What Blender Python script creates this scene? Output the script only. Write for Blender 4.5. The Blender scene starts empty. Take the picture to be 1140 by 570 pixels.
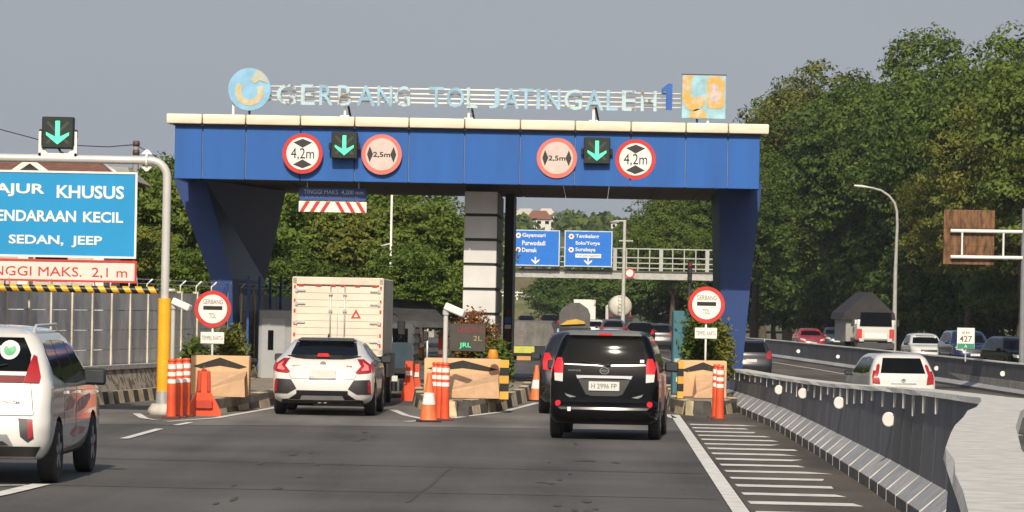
import bpy, bmesh, math, random
import numpy as np
from mathutils import Vector, Matrix
from mathutils.bvhtree import BVHTree
from math import radians as R, sin, cos, pi

random.seed(7)
S = bpy.context.scene
COL = S.collection

# ------------------------------------------------------------------ camera, sky, sun, exposure
F, H, CX, CY, ROLL = 4200.0, 1.95, 570.0, 346.0, R(1.1)
cam = bpy.data.objects.new('camera', bpy.data.cameras.new('camera'))
COL.objects.link(cam)
cam.data.sensor_width = 36
cam.data.lens = F / 1140 * 36
cam.data.shift_y = (CY - 285) / 1140
cam.data.clip_end = 6000
cam.matrix_world = Matrix.Translation((0, 0, H)) @ Matrix.Rotation(pi / 2, 4, 'X') @ Matrix.Rotation(ROLL, 4, 'Z')
S.camera = cam

SUN_EL, SUN_AZ = 37.0, 4.0          # light travels forward and a little to the right
sun = bpy.data.objects.new('sun', bpy.data.lights.new('sun', 'SUN'))
COL.objects.link(sun)
sun.data.energy = 4.4
sun.data.angle = R(0.6)
sun.data.color = (1.0, 0.90, 0.74)
ldir = Vector((sin(R(SUN_AZ)) * cos(R(SUN_EL)), cos(R(SUN_AZ)) * cos(R(SUN_EL)), -sin(R(SUN_EL))))
sun.rotation_euler = ldir.to_track_quat('-Z', 'Y').to_euler()
W = bpy.data.worlds.new('World')
S.world = W
W.use_nodes = True
nt = W.node_tree
sky = nt.nodes.new('ShaderNodeTexSky')
sky.sky_type = 'NISHITA'
sky.sun_disc = False
sky.sun_elevation = R(SUN_EL)
sky.sun_rotation = R(180 + SUN_AZ)
sky.dust_density = 3.0
sky.air_density = 1.0
mixn = nt.nodes.new('ShaderNodeMix')
mixn.data_type = 'RGBA'
mixn.inputs[7].default_value = (3.62, 4.08, 4.66, 1)     # dull grey haze, thick near the horizon, thinning overhead
wtc = nt.nodes.new('ShaderNodeTexCoord'); wsp = nt.nodes.new('ShaderNodeSeparateXYZ')
nt.links.new(wtc.outputs['Generated'], wsp.inputs[0])
wmr = nt.nodes.new('ShaderNodeMapRange'); wmr.interpolation_type = 'SMOOTHSTEP'
wmr.inputs[1].default_value = 0.08; wmr.inputs[2].default_value = 0.45; wmr.inputs[3].default_value = 0.92; wmr.inputs[4].default_value = 0.10
nt.links.new(wsp.outputs['Z'], wmr.inputs[0]); nt.links.new(wmr.outputs[0], mixn.inputs[0])
nt.links.new(sky.outputs[0], mixn.inputs[6])
wn = nt.nodes.new('ShaderNodeTexNoise'); wn.inputs['Scale'].default_value = 3.0; wn.inputs['Detail'].default_value = 3
wmp = nt.nodes.new('ShaderNodeMapping'); wmp.inputs['Scale'].default_value = (1, 1, 6)
nt.links.new(wtc.outputs['Generated'], wmp.inputs[0]); nt.links.new(wmp.outputs[0], wn.inputs['Vector'])
wcr = nt.nodes.new('ShaderNodeValToRGB')
wcr.color_ramp.elements[0].position = .3; wcr.color_ramp.elements[1].position = .7
wcr.color_ramp.elements[0].color = (3.62, 3.98, 4.56, 1); wcr.color_ramp.elements[1].color = (3.88, 4.22, 4.74, 1)     # faint veils in the haze
nt.links.new(wn.outputs['Fac'], wcr.inputs[0]); nt.links.new(wcr.outputs[0], mixn.inputs[7])
bg = nt.nodes['Background']
nt.links.new(mixn.outputs[2], bg.inputs[0])
bg.inputs[1].default_value = 0.10
S.view_settings.view_transform = 'Standard'
S.view_settings.look = 'None'
S.view_settings.gamma = 1
S.view_settings.use_curve_mapping = False
S.view_settings.exposure = -0.05
S.render.engine = 'CYCLES'
S.cycles.max_bounces = 6
S.cycles.transparent_max_bounces = 6

# ------------------------------------------------------------------ measuring helpers
def unroll(px, py):
    dx, dy = px - CX, py - CY
    return dx * cos(ROLL) + dy * sin(ROLL), dx * sin(ROLL) - dy * cos(ROLL)
def G(px, py, z=0.0):                     # ground point (height z) under a pixel
    a, b = unroll(px, py)
    k = (z - H) / b
    return Vector((a * k, F * k, z))
def P(px, py, Y):                         # the point at distance Y
    a, b = unroll(px, py)
    return Vector((a * Y / F, Y, H + b * Y / F))

# ------------------------------------------------------------------ materials
MATS = {}
def mat(name, col, rough=0.6, metal=0.0, var=0.12, scale=3.0, coat=0.0, emit=0.0, col2=None, detail=4, thr=None, bump=0.0, spec=0.5, stretch=None):
    if name in MATS: return MATS[name]
    m = bpy.data.materials.new(name); m.use_nodes = True
    n, l = m.node_tree.nodes, m.node_tree.links
    b = n['Principled BSDF']
    b.inputs['Roughness'].default_value = rough
    b.inputs['Metallic'].default_value = metal
    b.inputs['Coat Weight'].default_value = coat
    b.inputs['Coat Roughness'].default_value = 0.04
    b.inputs['Specular IOR Level'].default_value = spec
    c1 = tuple(x * (1 - var) for x in col)
    c2 = tuple(min(1, x * (1 + var)) for x in col) if col2 is None else col2
    tc = n.new('ShaderNodeTexCoord'); no = n.new('ShaderNodeTexNoise')
    no.inputs['Scale'].default_value = scale; no.inputs['Detail'].default_value = detail
    no.inputs['Roughness'].default_value = 0.62
    if stretch:
        mp = n.new('ShaderNodeMapping'); mp.inputs['Scale'].default_value = stretch
        l.new(tc.outputs['Object'], mp.inputs[0]); l.new(mp.outputs[0], no.inputs['Vector'])
    else:
        l.new(tc.outputs['Object'], no.inputs['Vector'])
    rp = n.new('ShaderNodeValToRGB')
    lo, hi = thr or (0.35, 0.65)
    rp.color_ramp.elements[0].position = lo; rp.color_ramp.elements[1].position = hi
    rp.color_ramp.elements[0].color = (*c1, 1); rp.color_ramp.elements[1].color = (*c2, 1)
    l.new(no.outputs['Fac'], rp.inputs[0]); l.new(rp.outputs[0], b.inputs['Base Color'])
    if emit:
        b.inputs['Emission Color'].default_value = (*col, 1); b.inputs['Emission Strength'].default_value = emit
    if bump:
        bp = n.new('ShaderNodeBump'); bp.inputs['Strength'].default_value = bump; bp.inputs['Distance'].default_value = 0.03
        n2 = n.new('ShaderNodeTexNoise'); n2.inputs['Scale'].default_value = scale * 8; n2.inputs['Detail'].default_value = 5
        l.new(tc.outputs['Object'], n2.inputs['Vector']); l.new(n2.outputs['Fac'], bp.inputs['Height']); l.new(bp.outputs[0], b.inputs['Normal'])
    MATS[name] = m
    return m
def leafmat(name, a, b, trans=0.3):
    m = bpy.data.materials.new(name); m.use_nodes = True
    n, l = m.node_tree.nodes, m.node_tree.links
    pb = n['Principled BSDF']; pb.inputs['Roughness'].default_value = 0.6; pb.inputs['Specular IOR Level'].default_value = 0.18
    g = n.new('ShaderNodeNewGeometry'); oi = n.new('ShaderNodeObjectInfo'); tc = n.new('ShaderNodeTexCoord'); no = n.new('ShaderNodeTexNoise')
    no.inputs['Scale'].default_value = 0.55; no.inputs['Detail'].default_value = 3
    l.new(tc.outputs['Object'], no.inputs['Vector'])
    a1 = n.new('ShaderNodeMath'); a1.operation = 'MULTIPLY_ADD'; a1.inputs[1].default_value = 0.45
    l.new(g.outputs['Random Per Island'], a1.inputs[0]); l.new(no.outputs['Fac'], a1.inputs[2])
    a2 = n.new('ShaderNodeMath'); a2.operation = 'MULTIPLY_ADD'; a2.inputs[1].default_value = 0.35
    l.new(oi.outputs['Random'], a2.inputs[0]); l.new(a1.outputs[0], a2.inputs[2])
    rp = n.new('ShaderNodeValToRGB')
    rp.color_ramp.elements[0].position = 0.45; rp.color_ramp.elements[1].position = 1.15
    rp.color_ramp.elements[0].color = (*a, 1); rp.color_ramp.elements[1].color = (*b, 1)
    l.new(a2.outputs[0], rp.inputs[0]); l.new(rp.outputs[0], pb.inputs['Base Color'])
    t = n.new('ShaderNodeBsdfTranslucent'); l.new(rp.outputs[0], t.inputs[0])
    mx = n.new('ShaderNodeMixShader'); mx.inputs[0].default_value = trans
    l.new(pb.outputs[0], mx.inputs[1]); l.new(t.outputs[0], mx.inputs[2])
    l.new(mx.outputs[0], n['Material Output'].inputs[0])
    return m

WHITE = mat('white_paint', (0.78, 0.76, 0.70), 0.45, var=0.05)
SIGNWHITE = mat('sign_white', (0.80, 0.78, 0.72), 0.4, var=0.04)
DIRTYW = mat('dirty_white', (0.62, 0.60, 0.55), 0.6, var=0.15)
CREAM = mat('cream_trim', (0.78, 0.68, 0.52), 0.5, var=0.10, scale=1.5, stretch=(1, 1, 4))
BLACK = mat('black_paint', (0.012, 0.012, 0.013), 0.45, var=0.3)
RUBBER = mat('rubber', (0.018, 0.018, 0.018), 0.8, var=0.2, scale=20)
DARKPL = mat('dark_plastic', (0.02, 0.02, 0.022), 0.5, var=0.2)
CHROME = mat('chrome', (0.75, 0.75, 0.75), 0.15, metal=1.0, var=0.03)
STEEL = mat('galvanised_steel', (0.55, 0.54, 0.52), 0.42, metal=0.55, var=0.12, scale=6)
SILVERP = mat('silver_paint', (0.60, 0.58, 0.54), 0.35, metal=0.15, var=0.06)
ALLOY = mat('alloy', (0.35, 0.35, 0.36), 0.3, metal=0.9, var=0.05)
GLASS = mat('tinted_glass', (0.004, 0.005, 0.006), 0.06, var=0.1, spec=0.12)
RED = mat('sign_red', (0.56, 0.035, 0.025), 0.45, var=0.1)
FADED = mat('faded_red', (0.66, 0.17, 0.13), 0.55, var=0.1)
LAMPRED = mat('lamp_red', (0.34, 0.010, 0.013), 0.12, var=0.15, coat=0.5)
LAMPBRIGHT = mat('lamp_red_lit', (0.55, 0.014, 0.018), 0.10, var=0.15, scale=9, coat=0.6, emit=0.16)
LAMPCLEAR = mat('lamp_clear', (0.62, 0.60, 0.56), 0.1, var=0.1, coat=0.5)
PLATE = mat('plate_white', (0.66, 0.65, 0.60), 0.5, var=0.06)
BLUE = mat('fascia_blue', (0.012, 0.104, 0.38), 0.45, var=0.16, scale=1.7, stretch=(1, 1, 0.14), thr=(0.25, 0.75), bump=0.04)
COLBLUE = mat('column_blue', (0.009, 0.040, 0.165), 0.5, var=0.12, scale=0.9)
ORANGE = mat('plastic_orange', (0.72, 0.085, 0.025), 0.5, var=0.12, scale=4)
ORANGE2 = mat('plastic_orange_light', (0.80, 0.17, 0.05), 0.5, var=0.12, scale=4)
REFLW = mat('reflective_white', (0.80, 0.76, 0.70), 0.4, var=0.08, scale=8)
YELLOW = mat('yellow_paint', (0.80, 0.40, 0.015), 0.45, var=0.10, scale=2.5)
CONC = mat('concrete', (0.36, 0.335, 0.29), 0.85, var=0.22, scale=1.6, bump=0.3)
CONCL = mat('concrete_light', (0.54, 0.525, 0.49), 0.85, var=0.16, scale=7, bump=0.3, detail=7)
CONCD = mat('grey_coated_concrete', (0.125, 0.125, 0.135), 0.75, var=0.22, scale=1.2, bump=0.2, stretch=(1, 1, 0.5))
SLOPEC = mat('footing_concrete', (0.30, 0.305, 0.32), 0.85, var=0.20, scale=6, bump=0.25, detail=7)
SLOPEB = mat('footing_concrete_pale', (0.36, 0.36, 0.365), 0.85, var=0.20, scale=6, bump=0.25, detail=7)
PEACH = mat('peach_block', (0.66, 0.405, 0.215), 0.8, var=0.08, scale=5.0, bump=0.2, detail=7)
PEACHD = mat('peach_block_worn', (0.55, 0.345, 0.20), 0.85, var=0.09, scale=6.0, bump=0.3, detail=7)
KERBC = mat('kerb_cream', (0.62, 0.50, 0.31), 0.85, var=0.25, scale=4, bump=0.3)
KERBK = mat('kerb_black', (0.075, 0.070, 0.064), 0.85, var=0.35, scale=4, bump=0.3)
ISLTOP = mat('island_top', (0.26, 0.225, 0.18), 0.9, var=0.25, scale=3)
LINE = mat('road_line', (0.60, 0.58, 0.54), 0.7, var=0.22, scale=3.5, thr=(0.28, 0.55))
WPANEL = mat('wall_panel_grey', (0.58, 0.565, 0.53), 0.85, var=0.25, scale=1.2, bump=0.2, stretch=(1, 1, 0.4))
WPOST = mat('wall_post', (0.62, 0.56, 0.45), 0.85, var=0.2, scale=2)
STONE = mat('rubble_stone', (0.16, 0.135, 0.10), 0.9, col2=(0.46, 0.40, 0.32), scale=5.5, thr=(0.42, 0.55), bump=0.6, detail=2)
GREYTARP = mat('grey_tarp', (0.055, 0.055, 0.058), 0.7, var=0.25, scale=2.5, bump=0.3)
TRUNK = mat('bark', (0.09, 0.065, 0.045), 0.9, var=0.3, scale=5)
SOFFIT = mat('soffit_panel', (0.14, 0.105, 0.08), 0.7, var=0.2, scale=0.8, stretch=(1, 4, 1))
GREENLED = mat('green_led', (0.09, 0.82, 0.40), 0.4, var=0.05, emit=0.8)
REDLED = mat('red_led', (0.26, 0.025, 0.03), 0.4, var=0.1, emit=0.10)
AMBERLED = mat('amber_led', (0.40, 0.30, 0.12), 0.4, var=0.1, emit=0.15)
LEDGREEN2 = mat('green_led_text', (0.05, 0.75, 0.32), 0.4, var=0.1, emit=0.7)
DISPLAY = mat('display_face', (0.055, 0.05, 0.04), 0.5, var=0.15)
SIGNFACE = mat('signal_face', (0.018, 0.030, 0.022), 0.35, var=0.15)

# ------------------------------------------------------------------ mesh builder
class MB:
    def __init__(s): s.bm = bmesh.new()
    def box(s, c, d, rot=None, m=0, bev=0.0, seg=1):
        r = bmesh.ops.create_cube(s.bm, size=1.0)
        M = Matrix.Translation(c)
        if rot is not None: M = M @ rot
        M = M @ Matrix.Diagonal((d[0], d[1], d[2], 1))
        bmesh.ops.transform(s.bm, matrix=M, verts=r['verts'])
        fs = {f for v in r['verts'] for f in v.link_faces}
        for f in fs: f.material_index = m
        if bev:
            es = {e for v in r['verts'] for e in v.link_edges}
            q = bmesh.ops.bevel(s.bm, geom=list(es), offset=bev, segments=seg, affect='EDGES', profile=0.5)
            for f in q['faces']: f.material_index = m
        return s
    def tube(s, pts, r, n=10, m=0, cap=True):
        pts = [Vector(p) for p in pts]
        rs = r if isinstance(r, (list, tuple)) else [r] * len(pts)
        rings = []
        up = None
        for i, p in enumerate(pts):
            d = (pts[min(i + 1, len(pts) - 1)] - pts[max(i - 1, 0)]).normalized()
            if up is None:
                a = Vector((0, 0, 1)) if abs(d.z) < 0.9 else Vector((0, 1, 0))
                up = (a - d * a.dot(d)).normalized()
            else:
                up = (up - d * up.dot(d)).normalized()
            sd = d.cross(up)
            rings.append([s.bm.verts.new(p + (up * cos(2 * pi * k / n) + sd * sin(2 * pi * k / n)) * rs[i]) for k in range(n)])
        for a, b in zip(rings, rings[1:]):
            for k in range(n):
                f = s.bm.faces.new((a[k], a[(k + 1) % n], b[(k + 1) % n], b[k])); f.material_index = m; f.smooth = True
        if cap:
            for rg, rev in ((rings[0], False), (rings[-1], True)):
                f = s.bm.faces.new(rg if rev else rg[::-1]); f.material_index = m
        return s
    def prism(s, poly, fn, d0, d1, m=0):
        """poly: 2D points; fn(u, v, d) -> point"""
        a = [s.bm.verts.new(fn(u, v, d0)) for u, v in poly]
        b = [s.bm.verts.new(fn(u, v, d1)) for u, v in poly]
        n = len(poly)
        fs = [s.bm.faces.new(a[::-1]), s.bm.faces.new(b)]
        for i in range(n): fs.append(s.bm.faces.new((a[i], a[(i + 1) % n], b[(i + 1) % n], b[i])))
        for f in fs: f.material_index = m
        return s
    def quad(s, pts, m=0):
        f = s.bm.faces.new([s.bm.verts.new(p) for p in pts]); f.material_index = m
        return s
    def hexa(s, A, B, m=0):
        """two matching rings joined and capped"""
        a = [s.bm.verts.new(p) for p in A]; b = [s.bm.verts.new(p) for p in B]
        n = len(a)
        fs = [s.bm.faces.new(a[::-1]), s.bm.faces.new(b)]
        for i in range(n): fs.append(s.bm.faces.new((a[i], a[(i + 1) % n], b[(i + 1) % n], b[i])))
        for f in fs: f.material_index = m
        return s
    def lathe(s, prof, axis='Z', c=(0, 0, 0), n=20, m=0):
        """prof: (radius, height) list"""
        c = Vector(c); rings = []
        for r, h in prof:
            rg = []
            for k in range(n):
                t = 2 * pi * k / n
                x, y = r * cos(t), r * sin(t)
                rg.append(s.bm.verts.new(c + (Vector((x, y, h)) if axis == 'Z' else Vector((h, x, y)) if axis == 'X' else Vector((x, h, y)))))
            rings.append(rg)
        for a, b in zip(rings, rings[1:]):
            for k in range(n):
                f = s.bm.faces.new((a[k], a[(k + 1) % n], b[(k + 1) % n], b[k])); f.material_index = m; f.smooth = True
        for rg in (rings[0], rings[-1]):
            f = s.bm.faces.new(rg); f.material_index = m
        return s
    def build(s, name, mats, parent=None, smooth=None, loc=None):
        bmesh.ops.recalc_face_normals(s.bm, faces=s.bm.faces)
        me = bpy.data.meshes.new(name); s.bm.to_mesh(me); s.bm.free()
        if smooth is not None:
            me.shade_smooth() if hasattr(me, 'shade_smooth') else None
            me.set_sharp_from_angle(angle=R(smooth))
        for x in (mats if isinstance(mats, (list, tuple)) else [mats]): me.materials.append(x)
        o = bpy.data.objects.new(name, me); COL.objects.link(o)
        if parent: o.parent = parent
        if loc is not None: o.location = loc
        return o

def tag(o, label=None, cat=None, group=None, kind=None):
    if label: o['label'] = label
    if cat: o['category'] = cat
    if group: o['group'] = group
    if kind: o['kind'] = kind
    return o
def T(name, label, cat, loc, rz=0.0, group=None):
    o = bpy.data.objects.new(name, None); COL.objects.link(o)
    o.empty_display_size = 0.2
    o.location = loc; o.rotation_euler = (0, 0, rz)
    return tag(o, label, cat, group)
def dup(root, loc, rz=None, label=None, group=None):
    def cp(o, par):
        c = o.copy(); COL.objects.link(c)
        if par: c.parent = par
        for k in [q for q in ALLCH.get(o.name, [])]: cp(k, c)
        return c
    ALLCH = {}
    for o in bpy.data.objects:
        if o.parent: ALLCH.setdefault(o.parent.name, []).append(o)
    r = cp(root, None); r.location = loc
    if rz is not None: r.rotation_euler = (0, 0, rz)
    if label: r['label'] = label
    if group: r['group'] = group
    return r

def textmesh(string, bold=0.02, depth=0.0):
    cu = bpy.data.curves.new('lettering', 'FONT'); cu.body = string; cu.size = 1.0; cu.offset = bold
    cu.extrude = 0.02; cu.resolution_u = 3
    o = bpy.data.objects.new('lettering', cu); COL.objects.link(o)
    me = bpy.data.meshes.new_from_object(o.evaluated_get(bpy.context.evaluated_depsgraph_get()))
    bpy.data.objects.remove(o); bpy.data.curves.remove(cu)
    return me
def lettering(parent, string, x0, x1, z0, z1, y, m, name='lettering', bold=0.014, th=0.006, facing=-1):
    """text filling the box x0..x1, z0..z1 in the parent's plane y (facing -y)"""
    me = textmesh(string, bold)
    n = len(me.vertices); co = np.empty(n * 3); me.vertices.foreach_get('co', co); co = co.reshape(-1, 3)
    mn, mx = co.min(0), co.max(0)
    u = (co - mn) / (mx - mn)
    out = np.empty_like(co)
    out[:, 0] = x0 + u[:, 0] * (x1 - x0); out[:, 2] = z0 + u[:, 1] * (z1 - z0); out[:, 1] = y - u[:, 2] * th
    me.vertices.foreach_set('co', out.ravel()); me.update()
    me.materials.clear(); me.materials.append(m)
    for p in me.polygons: p.material_index = 0
    o = bpy.data.objects.new(name, me); COL.objects.link(o); o.parent = parent
    return o
def XZ(y0):                      # prism helper: polygon in x,z with depth along y
    return lambda u, v, d: Vector((u, y0 + d, v))
def disc(n, r, cx=0, cz=0): return [(cx + r * cos(2 * pi * k / n), cz + r * sin(2 * pi * k / n)) for k in range(n)]
def rrect(x0, x1, z0, z1, r, n=4):
    out = []
    for cx, cz, a in ((x1 - r, z1 - r, 0), (x0 + r, z1 - r, 90), (x0 + r, z0 + r, 180), (x1 - r, z0 + r, 270)):
        for k in range(n + 1):
            t = R(a + 90 * k / n); out.append((cx + r * cos(t), cz + r * sin(t)))
    return out

# ------------------------------------------------------------------ the ground and roads
def sheet(name, polys, z, m, kind='structure'):
    b = MB()
    for poly in polys: b.quad([Vector((x, y, z)) for x, y in poly])
    return tag(b.build(name, m), kind=kind)
def asphalt(name, base, tint, sc):
    m = mat(name, base, 0.82, var=0.0, scale=sc, bump=0.25)
    n, l = m.node_tree.nodes, m.node_tree.links
    tc = n.new('ShaderNodeTexCoord'); mp = n.new('ShaderNodeMapping'); mp.inputs['Scale'].default_value = (0.9, 0.05, 1)
    n1 = n.new('ShaderNodeTexNoise'); n1.inputs['Scale'].default_value = 1.0; n1.inputs['Detail'].default_value = 5
    l.new(tc.outputs['Object'], mp.inputs[0]); l.new(mp.outputs[0], n1.inputs['Vector'])
    n2 = n.new('ShaderNodeTexNoise'); n2.inputs['Scale'].default_value = 14; n2.inputs['Detail'].default_value = 6
    l.new(tc.outputs['Object'], n2.inputs['Vector'])
    n3 = n.new('ShaderNodeTexNoise'); n3.inputs['Scale'].default_value = 0.25; n3.inputs['Detail'].default_value = 4
    l.new(tc.outputs['Object'], n3.inputs['Vector'])
    s1 = n.new('ShaderNodeMath'); s1.operation = 'ADD'; l.new(n1.outputs['Fac'], s1.inputs[0]); l.new(n3.outputs['Fac'], s1.inputs[1])
    s2 = n.new('ShaderNodeMath'); s2.operation = 'MULTIPLY_ADD'; s2.inputs[1].default_value = 0.5; l.new(n2.outputs['Fac'], s2.inputs[0]); l.new(s1.outputs[0], s2.inputs[2])
    rp = n.new('ShaderNodeValToRGB')
    rp.color_ramp.elements[0].position = 0.85; rp.color_ramp.elements[1].position = 1.0
    rp.color_ramp.elements[0].color = (*[x * 0.62 for x in base], 1); rp.color_ramp.elements[1].color = (*tint, 1)
    sx = n.new('ShaderNodeSeparateXYZ'); l.new(tc.outputs['Object'], sx.inputs[0])
    sk = n.new('ShaderNodeMath'); sk.operation = 'MULTIPLY_ADD'; sk.inputs[1].default_value = -0.023; l.new(sx.outputs['Y'], sk.inputs[0]); l.new(sx.outputs['X'], sk.inputs[2])
    sm = n.new('ShaderNodeMath'); sm.operation = 'MULTIPLY'; sm.inputs[1].default_value = 2 * pi / 1.75; l.new(sk.outputs[0], sm.inputs[0])
    sn = n.new('ShaderNodeMath'); sn.operation = 'SINE'; l.new(sm.outputs[0], sn.inputs[0])
    sa = n.new('ShaderNodeMath'); sa.operation = 'MULTIPLY_ADD'; sa.inputs[1].default_value = 0.055; l.new(sn.outputs[0], sa.inputs[0]); l.new(s2.outputs[0], sa.inputs[2])
    s2 = sa
    mr = n.new('ShaderNodeMapRange'); mr.inputs[1].default_value = 1.0; mr.inputs[2].default_value = 1.5
    mr.inputs[3].default_value = 0.0; mr.inputs[4].default_value = 1.0
    rp.color_ramp.elements[0].position = 0.0; rp.color_ramp.elements[1].position = 1.0
    l.new(s2.outputs[0], mr.inputs[0]); l.new(mr.outputs[0], rp.inputs[0])
    l.new(rp.outputs[0], n['Principled BSDF'].inputs['Base Color'])
    return m
ASPH = asphalt('asphalt', (0.082, 0.077, 0.072), (0.116, 0.109, 0.102), 3.0)
PLAZA = asphalt('worn_plaza', (0.135, 0.124, 0.110), (0.20, 0.187, 0.168), 2.0)
BROWNASPH = asphalt('dusty_asphalt', (0.075, 0.062, 0.050), (0.13, 0.108, 0.085), 2.0)
DIRT = mat('dry_soil', (0.075, 0.075, 0.035), 0.95, col2=(0.15, 0.12, 0.07), scale=0.35, thr=(0.35, 0.65), bump=0.5)

tag(MB().quad([(-1400, -60, -0.86), (1400, -60, -0.86), (1400, 1500, -0.86), (-1400, 1500, -0.86)]).build('ground', DIRT), kind='structure')
def barX(y):                      # foot of the near barrier, bending towards the camera near by
    pts = [(-20, -2.6), (4, 0.05), (12.7, 1.28), (19.1, 1.94), (23.2, 2.46), (27, 3.0), (29.3, 3.38), (31.5, 3.66), (34, 3.83), (38.7, 3.97), (42.8, 4.09), (55, 4.36), (66, 4.56), (76, 4.55), (82, 4.5), (100, 4.9), (140, 6.2)]
    for (a, xa), (b, xb) in zip(pts, pts[1:]):
        if y <= b: return xa + (xb - xa) * (y - a) / (b - a)
    return pts[-1][1]
RE = [-20, 4, 12.7, 19.1, 23.2, 27, 29.3, 31.5, 34, 48, 66, 82, 100, 140]
redge = [(barX(y) + .50, y) for y in RE] + [(7.2, 300), (7.0, 420), (4, 900)]
sheet('left_terrain', [[(-1400, -60), (redge[0][0], -60)] + redge + [(4, 1500), (-1400, 1500)]], -0.03, DIRT)
sheet('road', [[(-12.5, -20)] + [(x - .05, y) for x, y in redge] + [(-8, 900), (-10, 420), (-12.5, 110)]], 0.0, ASPH)
kb_ = MB()
for (xa_, ya_), (xb_, yb_) in zip(redge, redge[1:]): kb_.hexa([(xa_ - .12, ya_, -.6), (xa_, ya_, -.6), (xa_, ya_, .004), (xa_ - .12, ya_, .004)], [(xb_ - .12, yb_, -.9), (xb_, yb_, -.9), (xb_, yb_, .004), (xb_ - .12, yb_, .004)])
tag(kb_.build('road_edge', CONC), kind='structure')
# plaza surface around the islands, lighter and dusty
pz = [(-12.0, 58.0), (-6.5, 60.5), (-2.0, 62.3), (3.0, 63.0), (4.75, 63.0), (4.9, 112), (-9, 112)]
sheet('plaza_pavement', [pz], 0.004, PLAZA)
# the right carriageway and the one beyond
sheet('right_carriageway', [[(redge[0][0], -20)] + [(x + .01, y) for x, y in redge[1:-1]] + [(9.8, 420), (13.3, 330), (15.9, 285), (17.2, 249), (18.2, 190), (18.7, 137), (19.2, 100), (19.5, 70), (19.6, -20)]], -.8, BROWNASPH)
sheet('opposite_carriageway', [[(19.8, -20), (27, -20), (26, 110), (24.4, 240), (20.8, 420), (15, 900), (6, 900), (10.2, 420), (13.6, 330), (17.5, 249), (18.7, 190), (19.3, 110)]], -.3, ASPH)
mb_ = MB()
fp_ = [(19.3, -20), (19.0, 100), (18.7, 137), (18.3, 190), (17.4, 249), (16.0, 285), (13.4, 330), (9.9, 420)]
for (xa_, ya_), (xb_, yb_) in zip(fp_, fp_[1:]): mb_.hexa([(xa_, ya_, -.86), (xa_ + .5, ya_, -.86), (xa_ + .5, ya_, -.305), (xa_, ya_, -.305)], [(xb_, yb_, -.86), (xb_ + .5, yb_, -.86), (xb_ + .5, yb_, -.305), (xb_, yb_, -.305)])
tag(mb_.build('carriageway_edge', CONC), kind='structure')
# dusty hatched shoulder next to the near barrier
def edgeX(y): return 2.30 + (y - 37.4) * 0.0247
ys = [12, 17.5, 24, 30, 34, 38.7, 46, 55, 66, 74]
sheet('hatched_shoulder', [[(edgeX(y) + 0.1 if y > 24 else 1.4, y) for y in ys] + [(barX(y) + 0.1, y) for y in ys[::-1]]], 0.0075, BROWNASPH)
b = MB()
def strip(pts, w, m=0, z=0.0125):
    pts = [Vector((p[0], p[1], 0)) for p in pts]
    L, Rr = [], []
    for i, p in enumerate(pts):
        d = (pts[min(i + 1, len(pts) - 1)] - pts[max(i - 1, 0)]).normalized()
        nn = Vector((d.y, -d.x, 0)) * w / 2
        L.append(p - nn + Vector((0, 0, z))); Rr.append(p + nn + Vector((0, 0, z)))
    for i in range(len(pts) - 1): b.quad([L[i], Rr[i], Rr[i + 1], L[i + 1]], m)
strip([(edgeX(y), y) for y in (15, 30, 45, 60, 72.5)], 0.17)
rnd = random.Random(3)
y = 31.0
k = 0
while y < 68:
    x0, x1 = edgeX(y) + 0.14, barX(y) - 0.16
    x0 += 0.02
    w = 0.52 + rnd.random() * 0.10
    sl = 0.10
    jag = [x1 - rnd.random() * 0.35 for _ in range(2)]
    b.quad([(x0, y, 0.0125), (jag[0], y - sl, 0.0125), (jag[1], y - sl + w, 0.0125), (x0, y + w, 0.0125)])
    if False:
        xa = barX(y) - 0.40
        b.quad([(xa, y - 0.15, 0.0125), (xa + 0.25 + 0.1 * rnd.random(), y - 0.18, 0.0125), (xa + 0.28, y + 0.10, 0.0125), (xa, y + 0.12, 0.0125)])
    y += 1.95; k += 1
def gp(*pix): return [(G(*p).x, G(*p).y) for p in pix]
strip(gp((-60, 563), (0, 551), (46, 540)), 0.20)
strip(gp((-50, 542), (30, 541)), 0.12)
strip(gp((138, 489), (178, 478)), 0.13)
strip(gp((196, 474), (212, 471)), 0.12)
strip(gp((152, 461), (160, 466), (185, 470), (240, 466), (308, 454)), 0.14)
strip(gp((438, 457), (452, 463), (476, 468)), 0.14)
strip(gp((452, 470), (500, 466.5), (560, 459), (598, 449)), 0.14)
strip(gp((742, 462), (750, 466)), 0.14)
strip([(16.9, 60), (16.6, 137), (15.9, 200), (14.8, 260)], 0.14, z=-.79)
strip([(6.6, 60), (6.9, 100), (7.9, 150)], 0.13, z=-.79)
for q in range(7): strip([(12.2 - q * 0.25, 90 + 24 * q), (12.1 - q * 0.25, 98 + 24 * q)], 0.13, z=-.79)
for q in range(8): strip([(2.2 - q * 0.1, 125 + 30 * q), (2.1 - q * 0.1, 136 + 30 * q)], 0.14)
tag(b.build('road_markings', LINE), kind='structure')

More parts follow.
